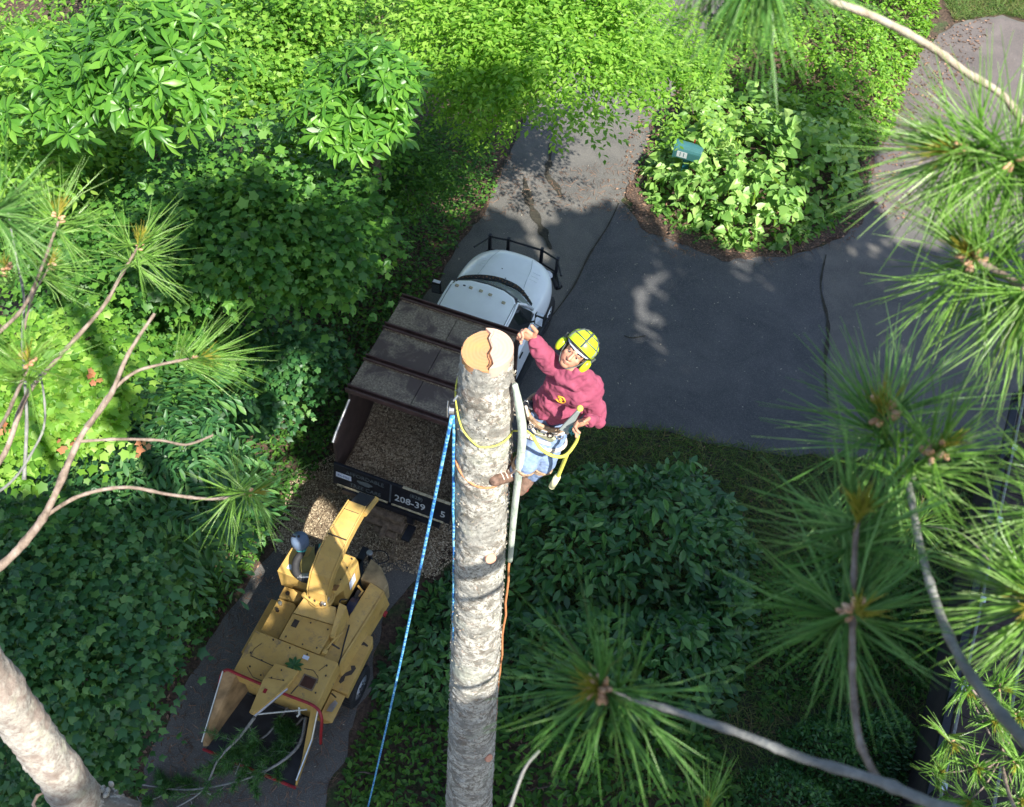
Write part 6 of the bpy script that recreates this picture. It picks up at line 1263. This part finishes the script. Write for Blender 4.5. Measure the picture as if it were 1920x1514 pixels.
lan.tube(spline([Wd(1064, 827, 11.26, -.11), Wd(1056, 850, 11.08, -.1), Wd(1046, 874, 10.9, -.1)], 5), .0145, 8)
lo = lan.build('lanyard', M_FLIP, None, True); tag(lo, 'yellow rope lanyard round the trunk and looping down from his harness', 'lanyard')
MB().chain([Wd(1046, 872, 10.91, -.1), Wd(1036, 890, 10.80, -.1)], [.024, .024], 12).build('lanyard_end', plain('pale yellow sleeve', (.72, .70, .42), .7, 0, .1, 20), lo, True)

# ================================================================ UNSEEN TALL TREES BEHIND THE VIEWER, CROWNS SHAPED TO SHADE THE DRIVEWAY
def shade():
    g = np.random.default_rng(99); pts = []
    sd = np.array(SUN_DIR) / SUN_DIR.z
    def hit(px, py, zt, r):  # leaf clump set sunward of a spot so its shade lands there
        p = np.array(P(px, py, zt)); z = g.uniform(18.8, 23); q = p + sd * (z - zt)
        s = q - sd * (z - 20); a = np.array([3.2, -.8]); bb = np.array([6.2, -4.6]); t = np.clip(((s[:2] - a) @ (bb - a)) / ((bb - a) @ (bb - a)), 0, 1)
        if np.linalg.norm(s[:2] - (a + t * (bb - a))) < r * .9 + .45: return
        a2 = np.array([.8, -1.0]); b2 = np.array([3.6, -1.7]); t = np.clip(((s[:2] - a2) @ (b2 - a2)) / ((b2 - a2) @ (b2 - a2)), 0, 1)
        if np.linalg.norm(s[:2] - (a2 + t * (b2 - a2))) < r + .9: return
        if np.linalg.norm(s[:2] - np.array([3.6, -1.4])) < r + .5: return
        pts.append((q[0], q[1], q[2], r))
    for py in range(405, 1700, 85):
        for px in range(-150, 2060, 95):
            x = px + g.uniform(-35, 35); y = py + g.uniform(-30, 30)
            if 1190 < x < 1330 and 500 < y < 700: continue
            if 950 < x < 1200 and y < 600 and g.uniform() < .4: continue
            if y < 470 and not 230 < x < 800: continue
            if y < 440 and x < 560: continue
            if x < 230 and y < 1010: continue
            if x < 560 and y < 900 and g.uniform() < .2: continue
            if x > 1640 and y < 420: continue
            hit(x, y, 5.0 if x < 560 and y < 900 else (4.5 if x < 380 else .9), 1.05)
    for (x, y) in [(1480, 150), (1530, 190), (1580, 240), (1600, 300), (1615, 360), (1540, 250), (1570, 300), (1590, 350), (1560, 180), (1510, 200)]: hit(x, y, .9, 1.05)
    for (x, y) in [(1480, 160), (1520, 200), (1560, 240), (1595, 290), (1610, 350), (1570, 190), (1620, 250), (1530, 290), (1560, 340), (1590, 400), (1500, 240), (1640, 400), (1900, 520), (1760, 500), (940, 430), (860, 520), (760, 620), (1120, 520), (1160, 620), (1150, 450), (1150, 560), (1110, 440), (1190, 480), (1200, 420), (590, 1000), (640, 950), (640, 1010), (600, 1060), (560, 960), (620, 1120), (660, 1080), (580, 1180), (620, 1200), (1140, 690), (1350, 620), (1360, 560)]: hit(x, y, .6, .85)
    return pts
SP = np.array(shade())
gs = np.random.default_rng(5); cents = np.array([[4, -8], [9, -9], [13, -3], [9, -3.5], [16, -9], [2.5, -5.5]], float)
lab = np.argmin(np.linalg.norm(SP[:, None, :2] - cents[None], axis=2), axis=1)
names = ['unseen tall tree behind the viewer, shaped to shade the chipper', 'unseen tall tree behind and right of the viewer, shaped to shade the lower shrubs', 'unseen tall tree far right of the viewer, shaped to shade the new asphalt', 'unseen tall tree right of the viewer, shaped to shade the truck', 'unseen tall tree beyond the dark roof at the lower right, shaped for its shade', 'unseen slim tree just behind the viewer, shaped to shade the left woodland']
for k in range(len(cents)):
    S_ = SP[lab == k]
    if not len(S_): continue
    c = S_.mean(0); t = empty('unseen_shade_tree', (c[0], c[1], 0), 0, names[k], 'tree', 'unseen trees shaped to shade the view')
    P_, T_, N_, Z_ = [], [], [], []
    for (x, y, z, r) in S_:
        n = 230; d = unit(gs.normal(size=(n, 3))) * (gs.uniform(0, 1, n) ** .4)[:, None] * r * [1, 1, .6]; P_.append(np.array([x, y, z]) + d); T_.append(gs.normal(size=(n, 3)) * [1, 1, .3]); N_.append(np.array([.5, -.6, 1]) + gs.normal(size=(n, 3)) * .45); Z_.append(.42 * gs.uniform(.6, 1.1, n))
    foliage(t, 'chip', G_MAP, np.concatenate(P_), unit(np.concatenate(T_)), np.concatenate(N_), np.concatenate(Z_), 0)
    trunk_part(t, c[2], .2, Vector(c[:3]), [Vector(q[:3]) for q in S_[gs.integers(0, len(S_), 10)]], M_BARK, k)
print('objects', 'tri', sum(int(len(m.loops) - 2 * len(m.polygons)) for m in D.meshes))
print('objects', len(D.objects), 'tris', sum(len(m.polygons) for m in D.meshes))
